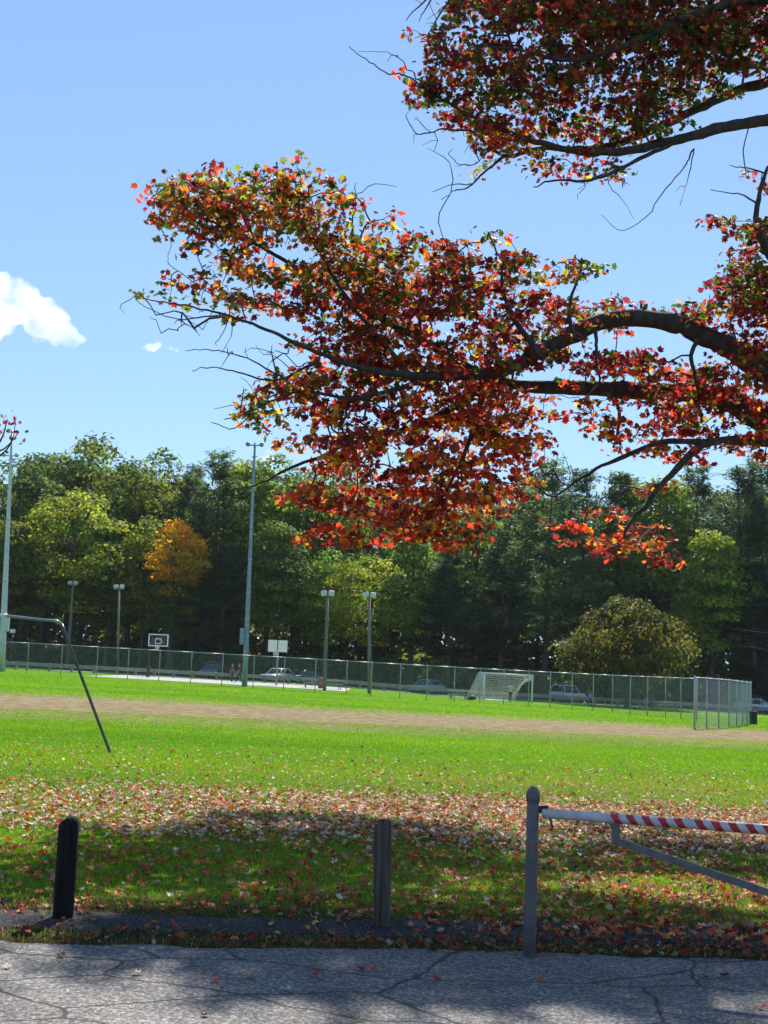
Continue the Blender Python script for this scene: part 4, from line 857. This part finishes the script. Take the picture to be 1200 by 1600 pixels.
# ------------------------------------------------------------------ people (small in the distance)
def person(px, py, h, yaw, label, shirt, pants, pose='stand', d=None, hair=M_hair):
    g = gnd(px, py) if d is None else Vector(gp(px, d)); s = h / 1.75
    J = {'pelvis': (0, 0, .95), 'belly': (0, 0, 1.1), 'chest': (0, -.01, 1.3), 'neck': (0, .0, 1.47), 'head0': (0, -.02, 1.56), 'head1': (0, -.02, 1.66), 'head2': (0, 0, 1.72)}
    st = .16 if pose == 'walk' else .03
    for sd_, q in ((-1, 'l'), (1, 'r')):
        f = st * sd_
        J['hip' + q] = (sd_ * .09, 0, .9); J['knee' + q] = (sd_ * .10, -.03 + f * .8, .5); J['ank' + q] = (sd_ * .105, .03 + f * 1.6, .09); J['toe' + q] = (sd_ * .115, -.13 + f * 1.6, .03)
        J['sho' + q] = (sd_ * .17, 0, 1.42)
        if pose == 'arms': J['elb' + q] = (sd_ * .3, -.1, 1.24); J['wri' + q] = (sd_ * .16, -.28, 1.2); J['han' + q] = (sd_ * .1, -.33, 1.2)
        else: J['elb' + q] = (sd_ * .24, .02 - f, 1.15); J['wri' + q] = (sd_ * .25, -.06 - f * 1.5, .92); J['han' + q] = (sd_ * .245, -.09 - f * 1.5, .82)
    E = [('pelvis', 'belly'), ('belly', 'chest'), ('chest', 'neck'), ('neck', 'head0'), ('head0', 'head1'), ('head1', 'head2')]
    for q in 'lr': E += [('pelvis', 'hip' + q), ('hip' + q, 'knee' + q), ('knee' + q, 'ank' + q), ('ank' + q, 'toe' + q), ('chest', 'sho' + q), ('sho' + q, 'elb' + q), ('elb' + q, 'wri' + q), ('wri' + q, 'han' + q)]
    Rd = {'pelvis': (.15, .11), 'belly': (.135, .1), 'chest': (.155, .11), 'neck': (.055, .055), 'head0': (.075, .085), 'head1': (.08, .098), 'head2': (.05, .06), 'hip': (.09, .09), 'knee': (.06, .06), 'ank': (.042, .045), 'toe': (.04, .03), 'sho': (.06, .06), 'elb': (.044, .044), 'wri': (.03, .03), 'han': (.035, .022)}
    names = list(J); me = bpy.data.meshes.new('person'); me.from_pydata([J[n] for n in names], [(names.index(a), names.index(b)) for a, b in E], [])
    tmp = bpy.data.objects.new('tmp', me); COL.objects.link(tmp); md = tmp.modifiers.new('s', 'SKIN'); sv = me.skin_vertices[0].data
    for i, n in enumerate(names):
        sv[i].radius = Rd[n if n in Rd else n[:-1]]; sv[i].use_root = n == 'pelvis'
    tmp.modifiers.new('u', 'SUBSURF').levels = 2
    ev = tmp.evaluated_get(bpy.context.evaluated_depsgraph_get()); out = bpy.data.meshes.new_from_object(ev); bpy.data.objects.remove(tmp)
    o = link('person', out, None, None, True); out.materials.clear()
    for m_ in (shirt, pants, M_skin, hair, M_black): out.materials.append(m_)
    for p in out.polygons:
        c = p.center; arm = abs(c.x) > .2 and c.z > .7
        if c.z > 1.64 or (c.z > 1.52 and c.y > .03): k = 3
        elif c.z > 1.47: k = 2
        elif arm and (c.z < 1.12 or (pose == 'arms' and c.y < -.14)): k = 2
        elif c.z > .93 or arm: k = 0
        elif c.z < .1: k = 4
        else: k = 1
        p.material_index = k
    o.location = g; o.rotation_euler.z = R(yaw); o.scale = (s, s, s); tag(o, label, 'person', 'people across the field'); return o
cl = lambda n, c: mat(n, c, .8)
dk = cl('dark_cloth', (.02, .022, .03)); person(362, 1066, 1.72, 60, 'person in dark clothes standing left of the tall centre pole', cl('maroon_shirt', (.1, .04, .045)), dk)
person(373, 1067, 1.75, -60, 'person in dark clothes right beside the tall centre pole', cl('navy_shirt', (.03, .03, .05)), dk, 'walk')
person(797, 1097, 1.7, 20, 'person in a grey shirt and dark trousers standing at the goal', cl('grey_shirt', (.5, .44, .48)), dk, 'arms')
person(922, 1103, 1.42, 70, 'child in a bright blue shirt kicking a ball', cl('blue_shirt', (.25, .38, .8)), dk, 'walk')
person(1008, 1107, 1.1, -30, 'small child in pink beside an adult at the long picnic table', cl('pink_shirt', (.5, .28, .28)), cl('pale_shorts', (.3, .22, .2)))
person(1018, 1107, 1.5, 30, 'adult in dark clothes beside the small child', cl('charcoal_shirt', (.06, .055, .06)), dk)

# ------------------------------------------------------------------ grass blades and fallen leaves
def frustum_pts(n, y0, y1, power=1.0, margin=1.6):
    u = rng.random(n); y = np.sqrt(y0 ** 2 + u * (y1 ** 2 - y0 ** 2)) if power == 1 else y0 + (y1 - y0) * u ** power
    x = (rng.random(n) * 2 - 1) * (.335 * y + margin); return x, y
def blocked(x, y):
    xl = np.where(x < 0, .10 * x, .06 * x); lot = y < 9.48 + xl - .05 * np.random.default_rng(3).random(np.shape(x))
    e_ = rng.exponential(.09, np.shape(x)); pth = (y > 9.88 + .05 * x + e_) & (y < 10.62 + .10 * x - e_); return lot, pth
BLV = np.array([(-.5, 0, 0), (.5, 0, 0), (.12, 0, 1.0)]); BLF = np.array([(0, 1, 2)])
def blades(n, y0, y1, h0, h1, wd, power=1.0):
    x, y = frustum_pts(n, y0, y1, power); lot, pth = blocked(x, y); ok = ~(lot | pth)
    cl_ = np.sin(x * 2.1 + np.sin(y * 1.7) * 2) * np.sin(y * 1.3 + np.sin(x * 1.1) * 2); ok &= rng.random(len(x)) < .75 + .3 * cl_
    x, y = x[ok], y[ok]; n = len(x); a = rng.uniform(0, 6.28, n); h = rng.uniform(h0, h1, n); tl = rng.normal(size=(n, 2)) * .35; ww = wd * rng.uniform(.7, 1.4, n)
    P = np.stack([x, y, terr(x, y)], 1); dx = np.stack([np.cos(a), np.sin(a), 0 * a], 1) * ww[:, None] * .5; tip = P + np.stack([tl[:, 0] * h, tl[:, 1] * h, h], 1)
    V = np.stack([P - dx, P + dx, tip], 1).reshape(-1, 3)
    f = rng.random((n, 1)); base = np.array([(.085, .245, .003)]) * (1 - f) + np.array([(.21, .36, .008)]) * f
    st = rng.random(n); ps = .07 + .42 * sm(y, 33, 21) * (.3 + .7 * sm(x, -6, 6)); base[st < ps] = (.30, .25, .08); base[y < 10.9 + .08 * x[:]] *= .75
    tn = .5 * np.sin(y * .55 + .9 * np.sin(x * .13)) + .5 * np.sin(x * .31 + y * .21 + 1.3 * np.sin(y * .17)); base = base * (1 + tn[:, None] * np.array([.22, .1, .05]))
    br = rng.random(n) < .38 * sm(y, 12.5, 10.2); base[br] = (.16, .1, .05)
    return V, base * rng.uniform(.65, 1.25, (n, 1))
VV = []; CC = []
for args in ((80000, 8.4, 14, .015, .045, .007), (170000, 11, 27, .018, .045, .010), (130000, 24, 46, .025, .05, .018), (60000, 57, 92, .03, .07, .04)):
    v, c = blades(*args); VV.append(v); CC.append(c)
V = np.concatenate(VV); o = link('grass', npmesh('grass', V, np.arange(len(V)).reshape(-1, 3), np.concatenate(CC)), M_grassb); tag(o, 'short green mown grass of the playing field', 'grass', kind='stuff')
LIT = [(.55, .08, .03), (.62, .2, .05), (.42, .24, .12), (.56, .41, .3), (.68, .55, .46), (.26, .09, .05), (.16, .07, .045), (.4, .04, .03), (.55, .36, .1)]
LITP = np.array([.12, .14, .13, .19, .2, .07, .04, .07, .04])
def litter(n, y0, y1, dens):
    x, y = frustum_pts(n, y0, y1); ok = rng.random(n) < dens(x, y); lot, pth = blocked(x, y); ok &= ~lot; ok &= ~(pth & (rng.random(n) < .78 - .62 * sm(x, -.2, 1.6))); return x[ok], y[ok]
def dens(x, y):
    cl_ = .5 + .5 * np.sin(x * 1.3 + 2 * np.sin(y * .9)) * np.sin(y * 1.6 + 1.5 * np.sin(x * .8))
    d1 = sm(y, 14.0, 16.0) * sm(y, 22.5, 18.5) * (.45 + .55 * sm(x, -6, 1)); d2 = .6 * sm(y, 16.5, 13.5) * (.35 + .65 * cl_) * (.5 + .5 * sm(x, -4, 3)); d3 = .05 * sm(y, 34, 20)
    d4 = (y < 9.95 + .05 * x + .75 * sm(x, -.2, 1.6)) * (.4 + .6 * sm(x, -1.5, 1.2))
    return np.clip(np.maximum.reduce([d1 * (.6 + .5 * cl_), d2, d3, d4]), 0, 1)
x, y = litter(150000, 8.6, 36, dens); n = len(x); P = np.stack([x, y, terr(x, y) + rng.uniform(.008, .04, n)], 1)
nr = unit(rng.normal(size=(n, 3)) * .42 + np.array([0, 0, 1])); LV2 = LEAF_V.copy(); LV2[:, 2] = np.abs(LV2[:, 0]) ** 1.4 * .85 + (LV2[:, 1] - .1) ** 2 * .5 + .12 * np.sin(LV2[:, 0] * 9)
ci = rng.choice(len(LIT), n, p=LITP / LITP.sum()); ci = np.where((y < 14.5) & ((ci == 3) | (ci == 4)) & (rng.random(n) < .88), rng.choice([0, 1, 5, 6, 2], n), ci); lc = np.array(LIT)[ci] * rng.uniform(.7, 1.2, (n, 1)) * np.where(y < 10.1 + .06 * x, .55, 1)[:, None]  # shade put into colour: most pale leaves in the maple's shadow turned darker
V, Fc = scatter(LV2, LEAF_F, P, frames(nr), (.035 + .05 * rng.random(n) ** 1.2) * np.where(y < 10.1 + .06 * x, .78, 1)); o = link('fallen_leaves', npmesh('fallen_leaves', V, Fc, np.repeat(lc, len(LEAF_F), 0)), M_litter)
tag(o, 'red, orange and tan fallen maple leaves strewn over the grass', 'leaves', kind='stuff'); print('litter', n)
# single leaves on the asphalt
SL = [(212,1526,3,'tan'),(334,1537,0,'red'),(392,1531,1,'orange'),(492,1528,7,'red'),(495,1523,7,'dark red'),(562,1519,7,'crimson'),(584,1520,0,'red'),(683,1536,7,'dark red'),(845,1535,0,'red'),(14,1516,4,'pale'),(97,1498,6,'brown'),(322,1592,6,'brown'),(445,1552,4,'pale'),(1130,1530,6,'brown'),(1012,1493,4,'pale'),(1100,1532,6,'dry'),(1190,1580,0,'red')]
wh = ['lying far left below the round bollard','on the lit asphalt below the two bollards','just right of the red one on lit asphalt','in the lit patch left of the middle bollard','just behind its twin, left of the middle bollard','in the shade below the middle bollard','just right of the shaded one below the middle bollard','between the middle bollard and the gate post','just below the gate post','at the left edge of the asphalt','on a crack near the left bollard','at the bottom edge of the picture','in the centre of the lit asphalt','in shade under the striped arm','by the grass edge under the white end of the arm','in shade below the brace','in the bottom right corner']
for (px, py, ci_, cn), ww in zip(SL, wh):
    g = gnd(px, py); me = npmesh('fallen_leaf', LV2, LEAF_F, np.tile(np.array(LIT[ci_]), (len(LEAF_F), 1))); o = link('fallen_leaf', me, M_litter); o.location = (g.x, g.y, .022); o.rotation_euler = (random.uniform(-.3, .3), random.uniform(-.3, .3), random.uniform(0, 6.28)); s = random.uniform(.05, .078); o.scale = (s, s, s)
    tag(o, f'{cn} fallen leaf {ww}', 'leaf', 'single leaves on the asphalt')

# ------------------------------------------------------------------ clouds
def cloud_mat(name, dens_, scale):
    m = bpy.data.materials.new(name); m.use_nodes = True; t = m.node_tree; t.nodes.clear(); out = N(t, 'ShaderNodeOutputMaterial'); pv = N(t, 'ShaderNodeVolumePrincipled'); L(t, pv.outputs[0], out.inputs['Volume'])
    pv.inputs['Color'].default_value = (1, 1, 1, 1); pv.inputs['Anisotropy'].default_value = .25; tc = N(t, 'ShaderNodeTexCoord'); n = N(t, 'ShaderNodeTexNoise'); n.inputs['Scale'].default_value = scale; n.inputs['Detail'].default_value = 5; L(t, tc.outputs['Object'], n.inputs[0])
    r = N(t, 'ShaderNodeMapRange'); L(t, n.outputs['Fac'], r.inputs[0]); r.inputs[1].default_value = .40; r.inputs[2].default_value = .62; r.inputs[3].default_value = 0; r.inputs[4].default_value = dens_; L(t, r.outputs[0], pv.inputs['Density']); return m
def cloud(cx, cy_, D, blobs, label, m):
    c = at(cx, cy_, D); bm = bmesh.new()
    for (px, py, r) in blobs:
        p = at(px, py, D) - c; mm = Matrix.Translation(p + Vector((0, random.uniform(-1, 1) * r * D / F * .6, 0))); bmesh.ops.create_icosphere(bm, subdivisions=4, radius=r * D / F, matrix=mm)
    me = bpy.data.meshes.new('cloud'); bm.to_mesh(me); bm.free(); o = link('cloud', me, m); o.location = c
    rm = o.modifiers.new('r', 'REMESH'); rm.mode = 'VOXEL'; rm.voxel_size = D / F * 3.0
    tx = bpy.data.textures.new('puff', 'CLOUDS'); tx.noise_scale = D / F * 22; tx.noise_depth = 3
    dm = o.modifiers.new('d', 'DISPLACE'); dm.texture = tx; dm.strength = D / F * 22; dm.mid_level = .5; dm.texture_coords = 'LOCAL'
    tag(o, label, 'cloud'); return o
cloud(50, 490, 1900, [(-10,470,45),(-40,480,60),(30,475,38),(62,490,34),(88,508,27),(108,526,16),(124,533,9),(5,512,20),(-20,515,26),(60,522,14),(85,530,12)], 'large puffy white cloud at the left edge of the sky', cloud_mat('cloud_vapour', .03, .02))
cloud(248, 541, 1900, [(224,541,3.5),(232,539,6),(241,538,7),(250,540,7),(259,543,6),(267,545,4.5),(275,547,3)], 'tiny white wisp of cloud right of the large one', cloud_mat('wisp_vapour', .06, .035))
cloud(424, 718, 2100, [(416,712,9),(424,717,9),(432,723,6)], 'small white cloud peeping over the treetops by the centre pole', cloud_mat('low_cloud_vapour', .05, .02))
# ------------------------------------------------------------------ thin haze, added to lift the wood's dark shade towards blue
bm = bmesh.new(); box(bm, 0, 1440, 21, 3080, 3200, 46); hz = bm_obj('haze', bm, None); hm = bpy.data.materials.new('haze'); hm.use_nodes = True; t = hm.node_tree; t.nodes.clear()
ho = N(t, 'ShaderNodeOutputMaterial'); hv = N(t, 'ShaderNodeVolumePrincipled'); hv.inputs['Density'].default_value = .00008; hv.inputs['Color'].default_value = (.8, .9, 1, 1); hv.inputs['Anisotropy'].default_value = .1
L(t, hv.outputs[0], ho.inputs['Volume']); hz.data.materials.append(hm); tag(hz, kind='stuff')
print('objects', len(bpy.data.objects), 'tris', sum(len(m.polygons) for m in bpy.data.meshes))
